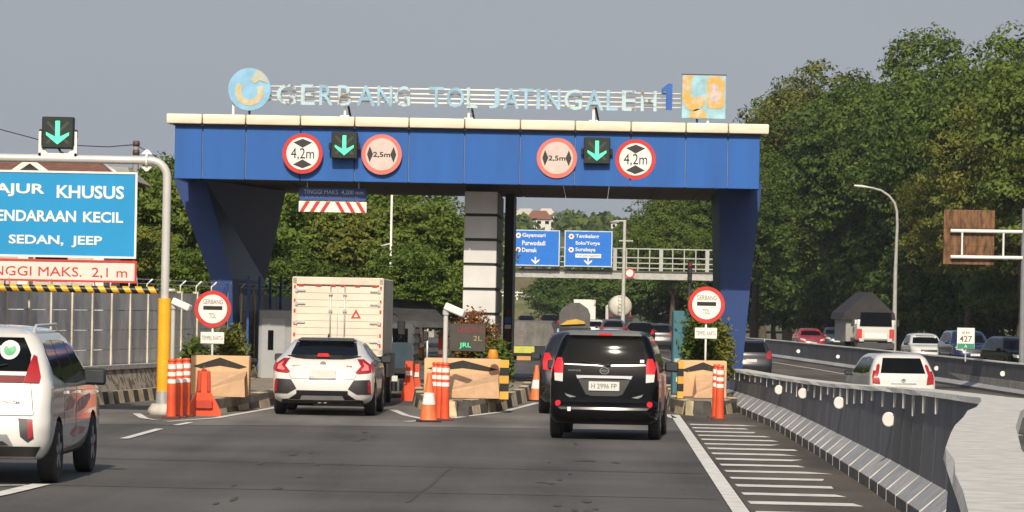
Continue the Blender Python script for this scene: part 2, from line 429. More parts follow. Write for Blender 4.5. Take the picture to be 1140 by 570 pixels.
tsm = mat('tar_seam', (0.066, 0.062, 0.058), 0.75, var=0.12, scale=5)
b = MB(); rnd = random.Random(21)
def seam(x0, y0, x1, y1, w):
    n = max(6, int(math.hypot(x1 - x0, y1 - y0) / .5)); wob = 0
    pts = []
    for k in range(n + 1):
        wob += rnd.uniform(-.05, .05); wob *= .9
        pts.append((x0 + (x1 - x0) * k / n + wob * .5, y0 + (y1 - y0) * k / n + wob))
    strip(pts, w, z=.0045)
seam(-7, 47.5, 2.4, 46.2, .07); seam(-6.5, 40.2, 2.2, 39.9, .06); seam(-1.0, 38, -.75, 47, .04)
for k in range(34):                                    # oil drips down the middle of each lane
    lane = rnd.choice((-2.6, 1.0)); y0 = rnd.uniform(36, 63)
    cx_, cy_ = lane + .024 * (y0 - 50) + rnd.gauss(0, .22), y0
    r1, r2 = rnd.uniform(.02, .06), rnd.uniform(.12, .5)
    b.quad([(cx_ + r1 * cos(2 * pi * q / 10), cy_ + r2 * sin(2 * pi * q / 10), .0052 + k * .00004) for q in range(10)])
tag(b.build('road_stains', tsm), kind='structure')

# ------------------------------------------------------------------ foliage
def leaf_arrays(rng, centers, normals, size, asp=0.55):
    n = len(centers)
    nr = normals + rng.normal(0, 0.55, (n, 3)); nr /= np.linalg.norm(nr, axis=1)[:, None] + 1e-9
    t = rng.normal(0, 1, (n, 3)); t -= nr * (t * nr).sum(1)[:, None]; t /= np.linalg.norm(t, axis=1)[:, None] + 1e-9
    u = np.cross(nr, t)
    s = size * rng.uniform(0.6, 1.35, (n, 1))
    q = np.stack([centers - t * s, centers + u * s * asp - nr * s * 0.15, centers + t * s, centers - u * s * asp - nr * s * 0.15], 1)
    return q
def leaf_mesh(name, q, m):
    n = len(q)
    me = bpy.data.meshes.new(name)
    me.vertices.add(n * 4); me.vertices.foreach_set('co', q.reshape(-1).astype(np.float32))
    me.loops.add(n * 4); me.loops.foreach_set('vertex_index', np.arange(n * 4, dtype=np.int32))
    me.polygons.add(n); me.polygons.foreach_set('loop_start', np.arange(0, n * 4, 4, dtype=np.int32))
    me.polygons.foreach_set('loop_total', np.full(n, 4, dtype=np.int32))
    me.materials.append(m); me.update(); me.validate()
    return me
def crown(seed, rx, rz, lobes, clumps, per, size, m, flat=0.0, zc=0.0, cl=0.5):
    rng = np.random.default_rng(seed)
    d = rng.normal(0, 1, (lobes, 3)); d /= np.linalg.norm(d, axis=1)[:, None]
    d[:, 2] = np.where(d[:, 2] < -0.5, -d[:, 2] * 0.5, d[:, 2])
    lc = d * np.array([rx, rx, rz]) * rng.uniform(0.35, 0.78, (lobes, 1))
    lr = rng.uniform(0.28, 0.48, lobes) * min(rx, rz) * 1.05
    li = rng.integers(0, lobes, clumps)
    e = rng.normal(0, 1, (clumps, 3)); e[:, 2] += 0.25; e /= np.linalg.norm(e, axis=1)[:, None]
    cc = lc[li] + e * lr[li][:, None] * rng.uniform(0.7, 1.12, (clumps, 1)) * np.array([1.1, 1.1, 0.85])
    tr_ = cl * rng.uniform(0.6, 1.35, (clumps, 1, 1))
    g = rng.normal(0, 1, (clumps, per, 3)); g /= np.linalg.norm(g, axis=2)[:, :, None]
    g[:, :, 2] = np.abs(g[:, :, 2]) * 0.9 - 0.25                      # each tuft a small dome of leaves
    g = g * tr_ * rng.uniform(0.55, 1.1, (clumps, per, 1))
    pts = (cc[:, None, :] + g).reshape(-1, 3)
    gn = g / (np.linalg.norm(g, axis=2)[:, :, None] + 1e-9)
    nr = gn.reshape(-1, 3) * 0.9 + np.repeat(e, per, 0) * 0.35 + np.array([0, 0, 0.35])
    pts[:, 2] += zc
    return leaf_mesh('crown', leaf_arrays(rng, pts, nr, size), m)
def trunk_mesh(seed, h, r, spread, ztop):
    rr = random.Random(seed); b = MB()
    pts = [(0, 0, -0.3)]; x = y = 0
    for k in range(1, 6):
        x += rr.uniform(-0.15, 0.15); y += rr.uniform(-0.15, 0.15); pts.append((x, y, h * k / 5))
    b.tube(pts, [r * (1.25 - 0.13 * k) for k in range(6)], 8)
    for k in range(7):
        a = 2 * pi * k / 7 + rr.random(); l = spread * rr.uniform(0.55, 0.95); z0 = h * rr.uniform(0.55, 0.98); z1 = ztop * rr.uniform(0.55, 0.95)
        p0 = Vector((x * 0.8, y * 0.8, z0)); p1 = p0 + Vector((cos(a) * l * 0.45, sin(a) * l * 0.45, (z1 - z0) * 0.6)); p2 = p0 + Vector((cos(a) * l, sin(a) * l, z1 - z0))
        b.tube([p0, p1, p2], [r * 0.45, r * 0.28, r * 0.07], 6)
    o = b.build('trunk', TRUNK, smooth=60); me = o.data; bpy.data.objects.remove(o)
    return me
LEAF_G = leafmat('leaf_mid_green', (0.020, 0.048, 0.009), (0.135, 0.185, 0.030), .28)
LEAF_D = leafmat('leaf_deep_green', (0.014, 0.037, 0.008), (0.090, 0.142, 0.024), .26)
LEAF_Y = leafmat('leaf_yellow_green', (0.030, 0.056, 0.010), (0.190, 0.200, 0.034), .28)
LEAF_B = leafmat('leaf_bright_green', (0.036, 0.072, 0.012), (0.165, 0.230, 0.036))
LEAF_R = leafmat('leaf_red_brown', (0.07, 0.040, 0.014), (0.30, 0.105, 0.035))
VAR = {}
VAR['broad'] = [(trunk_mesh(i, 6.5, 0.28, 3.4, 12), crown(10 + i, 5.2, 6.6, 34, 1500, 46, 0.105, (LEAF_G, LEAF_D, LEAF_Y)[i % 3], zc=8.2, cl=0.62)) for i in range(4)]
VAR['low'] = [(trunk_mesh(20 + i, 3.2, 0.16, 2.2, 6), crown(40 + i, 3.3, 3.2, 20, 900, 34, 0.095, (LEAF_B, LEAF_G, LEAF_Y)[i % 3], zc=4.2, cl=0.42)) for i in range(3)]
VAR['shade'] = [(trunk_mesh(30 + i, 3.0, 0.2, 3, 7), crown(60 + i, 5.0, 4.6, 24, 1200, 24, 0.16, LEAF_D, zc=4.2, cl=0.65)) for i in range(2)]
def tree(kind, i, x, y, s, label, sz=None, name='broadleaf_tree', group=None, z=-0.3):
    tm, cm = VAR[kind][i % len(VAR[kind])]
    t = T(name, label, 'tree', (x, y, z), random.uniform(0, 6.28), group)
    t.scale = (s, s, sz or s)
    for nm, me in (('trunk', tm), ('crown', cm)):
        o = bpy.data.objects.new(nm, me); COL.objects.link(o); o.parent = t
    return t
def at(px, Y): return (px - 570) * Y / F
gr = 'tall trees beyond the opposite carriageway'
# (px, distance, scale, variant kind, label)
def bend(px):
    T_ = [(835, 420), (870, 375), (900, 345), (950, 312), (1000, 290), (1050, 268), (1100, 250), (1150, 236), (1200, 225), (1260, 212)]
    for (a, ya), (b_, yb_) in zip(T_, T_[1:]):
        if px <= b_: return ya + (yb_ - ya) * (px - a) / (b_ - a)
    return T_[-1][1]
# (px, extra distance, scale, variant kind, label)
TL = [
 (878, 0, 1.60, 'broad', 0, 'round broad crowned tree nearest the right end of the toll gate roof'),
 (925, 0, 1.76, 'broad', 2, 'yellowish broad crowned tree above the curved street lamp'),
 (985, 2, 1.66, 'broad', 1, 'tall dark green tree behind the curved street lamp'),
 (1042, 6, 1.62, 'broad', 0, 'tallest tree of the right hand grove, over the rusty board'),
 (1098, 8, 1.55, 'broad', 1, 'tall tree rising behind the rusty sign back'),
 (1155, 10, 1.56, 'broad', 3, 'tall tree cut by the right picture edge, behind the grey post'),
 (1078, -4, 1.00, 'broad', 2, 'shorter light leaved tree standing before the grove, left of the grey post'),
 (1140, -6, 1.18, 'broad', 2, 'bright leaved tree behind the grey post at the right picture edge'),
 (850, 20, 1.36, 'broad', 3, 'darker tree directly behind the right blue column'),
 (948, 26, 1.82, 'broad', 3, 'dense tree standing behind the tarpaulin truck'),
 (1015, 30, 1.6, 'broad', 2, 'dense tree at the back of the grove behind the white hatchback'),
 (893, 26, 1.62, 'broad', 1, 'dense tree at the back of the grove behind the red car'),
 (1210, 5, 1.5, 'broad', 0, 'tall tree past the right picture edge reaching into view'),
]
for px, e, s, kd, i, lab in TL: tree(kd, i, at(px, bend(px) + e), bend(px) + e, s, lab, group=gr, z=-.8)
gs = 'shaded understorey trees behind the opposite carriageway'
for k, px in enumerate([838, 862, 886, 910, 934, 958, 984, 1010, 1036, 1062, 1090, 1118, 1146, 1176, 850, 900, 950, 1000, 1050, 1104]):
    Y = bend(px) + (14 if k < 14 else 34)
    tree('shade', k, at(px, Y), Y, (1.15, 1.3, 1.0)[k % 3] * (1 if k < 14 else 1.4), 'low shaded tree in the dark row beneath the tall grove on the right', name='understorey_tree', group=gs, z=-1.2)
gl = 'bright trees behind the toll gate, seen between its left and middle columns'
for k, (px, Y, s, i, lab) in enumerate([
 (318, 150, 1.00, 0, 'bright green tree just right of the left blue column'),
 (365, 158, 1.12, 1, 'leafy tree directly above the white box truck'),
 (412, 150, 1.05, 2, 'yellowish tree behind the thin white pole'),
 (440, 162, 1.15, 0, 'bright tree above the grey canopy'),
 (466, 150, 1.05, 1, 'bushy tree touching the white panelled middle column'),
 (340, 128, 0.62, 1, 'low tree behind the white portable cabin'),
 (470, 132, 0.66, 0, 'low bright bush tree behind the grey canopy'),
 (432, 190, 1.30, 2, 'taller tree at the back behind the thin white pole'),
 (300, 182, 1.25, 1, 'taller tree at the back behind the left blue column'),
 (385, 195, 1.35, 0, 'taller tree at the back above the box truck'),
 (462, 205, 1.25, 2, 'taller tree at the back behind the middle column')]):
    tree('low', i, at(px, Y), Y, s, lab, sz=s * 0.93, name='bushy_tree', group=gl)
gw = 'trees behind the grey panel wall'
for px, Y, s, i, lab in [(172, 125, 0.98, 1, 'dark tree behind the silver sign post'), (206, 132, 1.0, 0, 'bright tree between the silver post and the left blue column'),
                         (140, 118, 0.72, 2, 'tree behind the wall below the blue lane sign'), (228, 140, 0.9, 1, 'tree seen under the flared left column'),
                         (196, 112, 0.56, 0, 'low bright shrub tree above the wall right of the silver post'),
                         (85, 112, 0.6, 1, 'small tree behind the wall under the red height sign'), (30, 108, 0.55, 2, 'small tree behind the wall at the left picture edge')]:
    tree('low', i, at(px, Y), Y, s, lab, name='bushy_tree', group=gw)
gb = 'trees past the footbridge'
for px, Y, s, kd, i, lab in [(748, 285, .76, 'broad', 0, 'tree beyond the footbridge right of the blue direction signs'), (775, 310, 1.0, 'broad', 3, 'dark tree beyond the footbridge railing'),
                         (800, 290, 1.05, 'broad', 1, 'tree beyond the footbridge beside the right column'), (840, 300, 1.1, 'broad', 0, 'tree beyond the footbridge hidden by the right column'),
                         (728, 330, 1.05, 'shade', 0, 'shaded tree under the footbridge deck'), (765, 330, 1.1, 'shade', 1, 'shaded tree under the footbridge beside the right column'),
                         (700, 345, 1.0, 'shade', 1, 'shaded tree under the footbridge behind the tanker'), (805, 325, 1.1, 'shade', 0, 'shaded tree behind the right blue column')]:
    tree(kd, i, at(px, Y), Y, s, lab, group=gb)
for px, Y, s, i, lab in [(622, 400, 0.75, 0, 'dark roadside tree under the left direction sign'), (650, 410, 0.82, 1, 'dark roadside tree under the right direction sign'),
                         (678, 405, 0.78, 0, 'dark roadside tree above the white tanker')]:
    tree('shade', i, at(px, Y), Y, s, lab, name='roadside_tree', group='dark trees low behind the direction signs')

# far hill with wood and a few houses
hm = mat('hill_grass', (0.050, 0.070, 0.030), 0.95, col2=(0.11, 0.12, 0.05), scale=0.03, thr=(0.4, 0.6))
b = MB(); nx, ny = 60, 14
def hz(x, y):
    t = max(0, min(1, (y - 620) / 240))
    return -0.5 + (t * t * (3 - 2 * t)) * (18.5 + 1.6 * sin(x * 0.021 + 1.2) + 1.0 * sin(x * 0.06) - 0.022 * x)
gv = [[b.bm.verts.new((-420 + 840 * i / nx, 600 + 520 * j / ny, hz(-420 + 840 * i / nx, 600 + 520 * j / ny))) for i in range(nx + 1)] for j in range(ny + 1)]
for j in range(ny):
    for i in range(nx): b.bm.faces.new((gv[j][i], gv[j][i + 1], gv[j + 1][i + 1], gv[j + 1][i]))
tag(b.build('hill', hm, smooth=80), kind='structure')
rng = np.random.default_rng(5)
cs, ns = [], []
for k in range(420):
    x = rng.uniform(-150, 190); y = rng.uniform(640, 1050); z = hz(x, y)
    r = rng.uniform(3.0, 5.2)
    d = rng.normal(0, 1, (85, 3)); d /= np.linalg.norm(d, axis=1)[:, None]; d[:, 2] = np.abs(d[:, 2])
    cs.append(np.array([x, y, z + r * 0.25]) + d * np.array([r, r, r * 0.8]) * rng.uniform(0.75, 1.1, (85, 1))); ns.append(d)
hw = bpy.data.objects.new('hill_wood', leaf_mesh('hill_wood', leaf_arrays(rng, np.concatenate(cs), np.concatenate(ns), 0.85, 0.8), LEAF_G))
COL.objects.link(hw); tag(hw, 'far off wood covering the hill behind the toll gate', 'wood', kind='stuff')
# grass bank beyond the bridge
gm = mat('bank_grass', (0.085, 0.10, 0.035), 0.95, col2=(0.15, 0.15, 0.06), scale=0.5, thr=(0.4, 0.6))
x0, x1 = at(535, 430), at(606, 430)
tag(MB().hexa([(x0, 430, 0), (x1 + 1.5, 430, 0), (x1 + 1.5, 470, 0), (x0, 470, 0)], [(x0, 438, 3.2), (x1, 438, 3.2), (x1, 470, 3.6), (x0, 470, 3.6)]).build('grass_bank', gm), kind='structure')
tag(MB().hexa([(x0, 445, 3.0), (x1, 445, 3.0), (x1, 480, 3), (x0, 480, 3)], [(x0, 458, 7.5), (x1 - 1, 458, 7.2), (x1 - 1, 480, 7.6), (x0, 480, 7.6)]).build('upper_grass_bank', mat('dry_grass', (0.12, 0.105, 0.055), 0.95, var=0.25, scale=0.4)), kind='structure')
t = T('bank_railing', 'long white railing along the grass bank beyond the footbridge', 'railing', (0, 441, 3.25))
for zz in (0.45, 0.85): MB().box(((x0 + x1) / 2, 0, zz), (x1 - x0, 0.08, 0.12)).build('rail', WHITE, t)
for k in range(8): MB().box((x0 + (x1 - x0) * k / 7, 0.1, 0.45), (0.16, 0.10, 1.0)).build('post', WHITE, t)
ROOFT = mat('brown_roof_tiles', (0.20, 0.085, 0.055), 0.85, var=0.3, scale=4, stretch=(1, 1, 6))
def house(px, py, Y, w, d, h, rh, roof, wallm, label, rz=0, base=None):
    p = P(px, py, Y)
    t = T('hill_house', label, 'house', (p.x, p.y, p.z), rz)
    MB().box((0, 0, h / 2 - 3), (w, d, h + 6)).build('wall', wallm, t)
    rf = MB().hexa([(-w / 2 - .4, -d / 2 - .4, h), (w / 2 + .4, -d / 2 - .4, h), (w / 2 + .4, d / 2 + .4, h), (-w / 2 - .4, d / 2 + .4, h)],
              [(-w * .3, -.1, h + rh), (w * .3, -.1, h + rh), (w * .3, .1, h + rh), (-w * .3, .1, h + rh)]).build('roof', roof, t)
    for k in range(3):
        wd = MB().box((-w / 3 + k * w / 3, -d / 2 - .05, h * .55), (w * .16, .12, h * .4)).build('window', GLASS, t)
    return t
HW = mat('house_white', (0.62, 0.60, 0.56), 0.7, var=0.1)
house(600, 252, 860, 5.4, 5, 1.6, 2.0, ROOFT, HW, 'white walled house with brown roof on the hill above the left direction sign')
house(585, 247, 930, 5.0, 5, 1.5, 1.8, mat('grey_roof', (0.45, 0.43, 0.40), 0.8), HW, 'pale grey roofed house highest on the hill')
house(608, 246, 900, 3.8, 4, 1.4, 1.6, mat('light_roof', (0.55, 0.48, 0.40), 0.8), HW, 'small cream roofed house on the hill behind the brown roofed one')
house(689, 256, 840, 3.6, 5, 1.6, 0.5, mat('grey_roof', (0.45, 0.43, 0.40), 0.8), HW, 'white block house on the hill right of the direction signs')
house(573, 247, 870, 3.6, 4, 1.3, 1.3, mat('light_roof', (0.55, 0.48, 0.40), 0.8), mat('house_cream', (0.5, 0.45, 0.33), 0.8), 'cream house low on the hill beside the middle column')

# the air of a hazy afternoon
hzm = bpy.data.materials.new('haze'); hzm.use_nodes = True
hzm.node_tree.nodes.remove(hzm.node_tree.nodes['Principled BSDF'])
pv = hzm.node_tree.nodes.new('ShaderNodeVolumePrincipled')
pv.inputs['Color'].default_value = (0.80, 0.87, 0.96, 1); pv.inputs['Density'].default_value = 0.00011
hzm.node_tree.links.new(pv.outputs[0], hzm.node_tree.nodes['Material Output'].inputs['Volume'])
tag(MB().box((0, 720, 22), (2840, 1600, 48)).build('haze', hzm), kind='stuff')

# ------------------------------------------------------------------ the toll gate
ZF = 84.0
def gx(px): return (px - 3.4 - CX) * ZF / F
GY = 0.035                                   # the gate's slight turn
gate = T('toll_gate', 'wide blue toll gate with cream roof edge on flared columns', 'toll gate', (0, ZF, 0), -R(1.2))
zb, zt, zc_ = 4.76, 5.96, 6.20               # fascia bottom, fascia top, trim top
xl, xr = gx(193), gx(846)
D = 12.5
fas = MB()
xs = [xl] + [gx(p) for p in (224.5, 273, 334, 394.5, 455, 517, 579, 640, 702, 763, 810)] + [xr]
for a, c in zip(xs, xs[1:]): fas.box(((a + c) / 2, 0.10, (zb + zt) / 2), (c - a - 0.022, 0.16, zt - zb), bev=0.008)
fas.box(((xl + xr) / 2, 0.12, (zb + zt) / 2), (xr - xl - 0.04, 0.10, zt - zb - 0.04), m=1)
for sx, x in ((-1, xl), (1, xr)):
    for k in range(5): fas.box((x - sx * 0.05, 0.185 + D / 5 * (k + 0.5), (zb + zt) / 2), (0.1, D / 5 - 0.02, zt - zb))
fas.build('fascia', [BLUE, mat('joint_grey', (0.16, 0.20, 0.30), 0.6)], gate)
tr = MB()
xt = [gx(184)] + [gx(p) for p in (224.5, 273, 334, 394.5, 455, 517, 579, 640, 702, 763, 810)] + [gx(855.5)]
for a, c in zip(xt, xt[1:]): tr.box(((a + c) / 2, 0.2, (zt + zc_) / 2 + .012), (c - a - 0.02, 0.7, zc_ - zt - .02), bev=0.03, seg=2)
tr.build('roof_trim', CREAM, gate, smooth=40)
MB().box(((xl + xr) / 2, 0.04 + D / 2, zt - 0.1), (xr - xl - 0.25, D - 0.2, 0.5)).build('roof', mat('roof_sheet', (0.3, 0.3, 0.3), 0.7), gate)
MB().box(((xl + xr) / 2, -0.01, zt + 0.005), (xr - xl + .04, 0.13, 0.05)).build('trim_shadow_strip', BLACK, gate)  # black strip painting in the trim's shadow along the fascia top
sf = MB()
for i in range(12):
    a = xl + 0.12 + (xr - xl - 0.24) * i / 12; c = xl + 0.12 + (xr - xl - 0.24) * (i + 1) / 12
    for j in range(5):
        sf.box(((a + c) / 2, 0.25 + (D - 0.5) * (j + 0.5) / 5, zb + 0.12), (c - a - 0.02, (D - 0.5) / 5 - 0.02, 0.06))
sf.build('soffit', SOFFIT, gate)
# columns: the front faces' outlines, extruded back
def gcol(poly, y0, y1, name, m, label=None):
    pts = [(P(px, py, ZF + y0).x - y0 * sin(R(1.2)), P(px, py, ZF + y0).z) for px, py in poly]
    o = MB().prism(pts, XZ(0), y0, y1).build(name, m, gate)
    if label: o['label'] = label
    return o
YC = 3.0
def cpt(px, py, dy): q = P(px, py, ZF + dy); return Vector((q.x - dy * sin(R(1.2)), dy, q.z))
lc = MB(); y1_ = YC + 6.8
def lring(fl_, fr_, br_, py, pyb): return [cpt(fl_, py, YC), cpt(fr_, py, YC), cpt(br_, pyb, y1_), cpt(br_ - 48, pyb, y1_)]
A_, B_, C_ = lring(193, 228, 318, 200, 211), lring(234, 258, 295, 310, 311), lring(238, 259, 293, 442, 432)
A_[2].z = A_[3].z = A_[0].z; B_[2].z = B_[3].z = B_[0].z
for q_ in C_: q_.z = -.02
lc.hexa(A_, B_).hexa(B_, C_)
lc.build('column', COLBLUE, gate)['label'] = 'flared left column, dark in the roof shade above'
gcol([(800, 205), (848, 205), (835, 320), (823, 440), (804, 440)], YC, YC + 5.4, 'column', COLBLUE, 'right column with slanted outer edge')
fl = MB()
for yy in (YC + 1.2, YC + 2.6, YC + 4.0, YC + 5.4):
    fl.box(((259.5 - CX) * (ZF + YC) / F + (yy - YC) * .098 + .05, yy, 1.35), (0.05, 0.12, 2.6), rot=Matrix.Rotation(R(-5.5), 4, 'Z'))
fl.build('cladding_rib', mat('rib_blue', (0.03, 0.10, 0.34), 0.5), gate)
# middle column, white panels with dark joints
cxm0, cxm1 = (513 - CX) * (ZF + 2) / F, (549.5 - CX) * (ZF + 2) / F
mc = MB().box(((cxm0 + cxm1) / 2, 2 + 2.6, 2.4), (cxm1 - cxm0 - 0.05, 5.2, 4.9)).build('column', mat('dark_core', (0.03, 0.03, 0.032), 0.7), gate)
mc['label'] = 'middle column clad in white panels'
pn = MB(); pd = MB()
z = 0.2
while z < 4.6:
    pn.box(((cxm0 + cxm1) / 2, 1.99, z + 0.25), (cxm1 - cxm0, 0.08, 0.50), bev=0.01)
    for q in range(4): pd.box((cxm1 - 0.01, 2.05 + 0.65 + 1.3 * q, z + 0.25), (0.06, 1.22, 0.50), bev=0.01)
    z += 0.565
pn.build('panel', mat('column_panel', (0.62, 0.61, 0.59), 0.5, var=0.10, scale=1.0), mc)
pd.build('side_panel', mat('column_panel_shaded', (0.10, 0.098, 0.095), 0.5, var=0.12), mc)['label'] = 'side panels coloured dark grey as if shaded'  # same panels as the front, the side's shade put into a darker colour
# deep rear columns
MB().box(((799 - CX) * (ZF + 9) / F, 10.0, 2.4), (0.16, 0.5, 4.8)).build('rear_post', mat('rear_brown', (0.06, 0.045, 0.035), 0.8), gate)
MB().box(((557 - CX) * (ZF + 9) / F, 10.2, 2.4), (0.22, 3.0, 4.8)).build('rear_post', BLACK, gate)

GM = gate.matrix_basis
def onGate(px, py, off=0.0):        # world point on the fascia plane
    return P(px, py, ZF + off)
# round prohibition signs on the fascia
def fascia_sign(kind, px, py, r, label, faded):
    t = T('clearance_sign', label, 'traffic sign', onGate(px, py, 0.0), -R(1.2), 'round clearance signs on the blue fascia')
    edge = FADED if faded else RED
    face = mat('faded_face', (0.62, 0.50, 0.45), 0.5, var=0.08) if faded else SIGNWHITE
    MB().prism(disc(36, r), XZ(0), -0.040, 0.0).build('rim', edge, t)
    MB().prism(disc(36, r * 0.80), XZ(0), -0.046, -0.04).build('face', face, t)
    q = r * 0.76
    tri = MB()
    if kind == 'h':
        for s_ in (1, -1): tri.prism([(-q * .62, s_ * q * .72), (q * .62, s_ * q * .72), (0, s_ * q * .38)][::s_], XZ(0), -0.050, -0.0455).prism([(-q * .62, s_ * q * .72), (0, s_ * q * .96), (q * .62, s_ * q * .72)][::s_], XZ(0), -0.0505, -0.0455)
    else:
        for s_ in (1, -1): tri.prism([(s_ * q * .78, -q * .52), (s_ * q * .78, q * .52), (s_ * q * .56, 0)][::-s_], XZ(0), -0.050, -0.0455).prism([(s_ * q * .78, -q * .52), (s_ * q * .95, 0), (s_ * q * .78, q * .52)], XZ(0), -0.0505, -0.0455)
    tri.build('arrow_print', mat('sign_black', (0.03, 0.028, 0.026), 0.5), t)
    if kind == 'h': lettering(t, '4,2m', -r * .58, r * .58, -r * .33, r * .27, -0.046, BLACK, bold=0.0)
    else: lettering(t, '2,5m', -r * .42, r * .42, -r * .17, r * .12, -0.046, BLACK, bold=0.02)
    return t
fascia_sign('h', 337, 171, 0.45, 'round red height limit sign reading 4,2m, left of the left green arrow', False)
fascia_sign('w', 425, 172, 0.45, 'faded round width limit sign reading 2,5m, right of the left green arrow', True)
fascia_sign('w', 620, 176, 0.45, 'faded round width limit sign reading 2,5m, left of the right green arrow', True)
fascia_sign('h', 707.5, 177.5, 0.45, 'round red height limit sign reading 4,2m, right of the right green arrow', False)
def arrow_poly(w, h, th):
    hw = w / 2
    return [[(-th / 2, h / 2), (-th / 2, -h * .22), (th / 2, -h * .22), (th / 2, h / 2)],
            [(-hw, h * .02), (-hw, -h * .10 + .0), (0, -h / 2), (0, -h / 2 + th * 1.45)],
            [(hw, h * .02), (0, -h / 2 + th * 1.45), (0, -h / 2), (hw, -h * .10)]]
def lane_signal(p, w, h, label, rz=0):
    t = T('lane_signal', label, 'lane signal', p, rz, 'green arrow lane signals')
    MB().box((0, 0.02, 0), (w, 0.2, h), bev=0.015).build('housing', DARKPL, t)
    MB().box((0, -0.09, 0), (w * .92, 0.02, h * .92)).build('face', SIGNFACE, t)
    x_ = MB()
    for s_ in (1, -1): x_.box((0, -0.098, 0), (w * .95, 0.008, h * .09), rot=Matrix.Rotation(s_ * R(45), 4, 'Y'))
    x_.build('unlit_cross', mat('unlit_led', (0.05, 0.045, 0.035), 0.5), t)
    a = MB()
    for pl in arrow_poly(w * .72, h * .74, w * .14): a.prism(pl, XZ(0), -0.112, -0.103)
    a.build('arrow', GREENLED, t)
    for s_ in (1, -1): MB().box((s_ * (w / 2 + .03), 0.03, -0.02), (.06, .12, .16), bev=0.02).build('hinge', DARKPL, t)
    return t
lane_signal(onGate(383.5, 162, -0.12), 0.58, 0.60, 'black lane signal with green down arrow on the left half of the fascia')
lane_signal(onGate(664.5, 168, -0.12), 0.58, 0.60, 'black lane signal with green down arrow on the right half of the fascia')
# roof lettering
PALE = mat('weathered_pale_blue', (0.24, 0.42, 0.57), 0.6, col2=(0.36, 0.56, 0.68), scale=3)
PALEW = mat('peeling_pale_blue', (0.24, 0.20, 0.15), 0.7, col2=(0.45, 0.60, 0.66), scale=4.5, thr=(0.38, 0.47))
DEEPB = mat('deep_blue', (0.03, 0.12, 0.42), 0.5)
pz0 = onGate(520, 119, 0.2)
rs = T('roof_lettering', 'weathered pale blue letters on white rails along the gate roof', 'letter sign', (0, ZF + 0.2, 0), 0)
def rp_(px, py): q = P(px, py, ZF + 0.2); return q.x, q.z
rails = [(98, 105.5), (102.5, 110), (108, 115), (113.5, 120.5)]
for ya, yb in ((97.3, 104.3), (103.0, 109.8), (107.8, 114.8), (112.6, 119.8)):
    xa, za = rp_(297, ya - 1.5); xb, zb_ = rp_(758, yb + 0.3)
    MB().tube([(xa, 0.05, za), (xb, 0.05, zb_)], 0.022, 8).build('rail', WHITE, rs)
for px in (384, 522, 661):
    xa, za = rp_(px, 118)
    MB().box((xa, 0.08, (za + 6.2) / 2), (0.05, 0.05, za - 6.2 + .05)).build('post', WHITE, rs)
    MB().box((xa + 0.09, 0.4, (za + 6.2) / 2), (0.05, 0.05, za - 6.2 + .05), rot=Matrix.Rotation(R(-12), 4, 'Y')).build('brace', DARKPL, rs)
    MB().box((xa, 0.08, 6.225), (0.2, 0.2, 0.03)).build('base_plate', WHITE, rs)
LX = [('G', 308, 330), ('E', 335, 351), ('R', 355.5, 371), ('B', 376, 391.5), ('A', 397, 418), ('N', 420, 437), ('G', 439, 457), ('T', 477.5, 494), ('O', 497, 517), ('L', 519.5, 532),
      ('J', 544, 556.5), ('A', 560, 578), ('T', 577, 594), ('I', 597, 601.5), ('N', 606, 624), ('G', 628, 648), ('A', 651, 672), ('L', 675, 688), ('E', 692, 708), ('H', 713, 731)]
for k, (ch, a, c) in enumerate(LX):
    mid = (a + c) / 2; base = 116.4 + (mid - 318) * 0.0187; top = 94.0 + (mid - 318) * 0.0187
    x0_, z0_ = rp_(a, base); x1_, z1_ = rp_(c, top)
    o = lettering(rs, ch, x0_, x1_, z0_, z1_, -0.02, PALEW if ch in 'EGH' or k in (3, 9) else PALE, name='letter', bold=0.01, th=0.07)
x0_, z0_ = rp_(736, 122.5); x1_, z1_ = rp_(748.5, 93.5); w1, h1 = x1_ - x0_, z1_ - z0_
MB().prism([(x0_ + w1 * .42, z0_), (x1_, z0_), (x1_, z1_), (x0_ + w1 * .60, z1_), (x0_, z1_ - h1 * .20), (x0_, z1_ - h1 * .38), (x0_ + w1 * .42, z1_ - h1 * .27)], XZ(0), -.12, -.03).build('figure', DEEPB, rs)['label'] = 'larger deep blue figure one'
# round emblem
p = P(278, 99.5, ZF + 0.1)
em = T('round_emblem', 'round pale blue emblem with faded yellow ring on the roof', 'emblem', p, 0)
r0 = 0.475
MB().prism(disc(40, r0), XZ(0), -0.06, 0.06).build('disc', mat('emblem_blue', (0.24, 0.47, 0.66), 0.5, var=0.12, scale=4), em)
FY = mat('faded_yellow', (0.60, 0.45, 0.20), 0.6, col2=(0.55, 0.56, 0.45), scale=6)
def arc(r1, r2, a0, a1, n=24, cx=0, cz=0, sx=1):
    o = [(cx + sx * r1 * cos(R(a0 + (a1 - a0) * k / n)), cz + r1 * sin(R(a0 + (a1 - a0) * k / n))) for k in range(n + 1)]
    i = [(cx + sx * r2 * cos(R(a0 + (a1 - a0) * k / n)), cz + r2 * sin(R(a0 + (a1 - a0) * k / n))) for k in range(n + 1)]
    return o + i[::-1]
MB().prism(arc(.32, .18, -215, 28, cz=-.05), XZ(0), -0.068, -0.06).build('ring', FY, em)
MB().prism([(0.02, .20), (.17, .44), (.26, .40), (.38, .25), (.41, .14), (.22, .20), (.12, .12)], XZ(0), -0.072, -0.06).build('swoosh', mat('faded_yellow2', (0.58, 0.50, 0.30), 0.6, col2=(0.42, 0.52, 0.50), scale=7), em)
for dx, dz in ((-.36, -.3), (0.0, -.45)): MB().box((dx, 0.05, (-0.52 + dz) / 2 - .08), (0.05, 0.05, abs(-0.52 - dz) + .22)).build('leg', WHITE if dx else DARKPL, em)
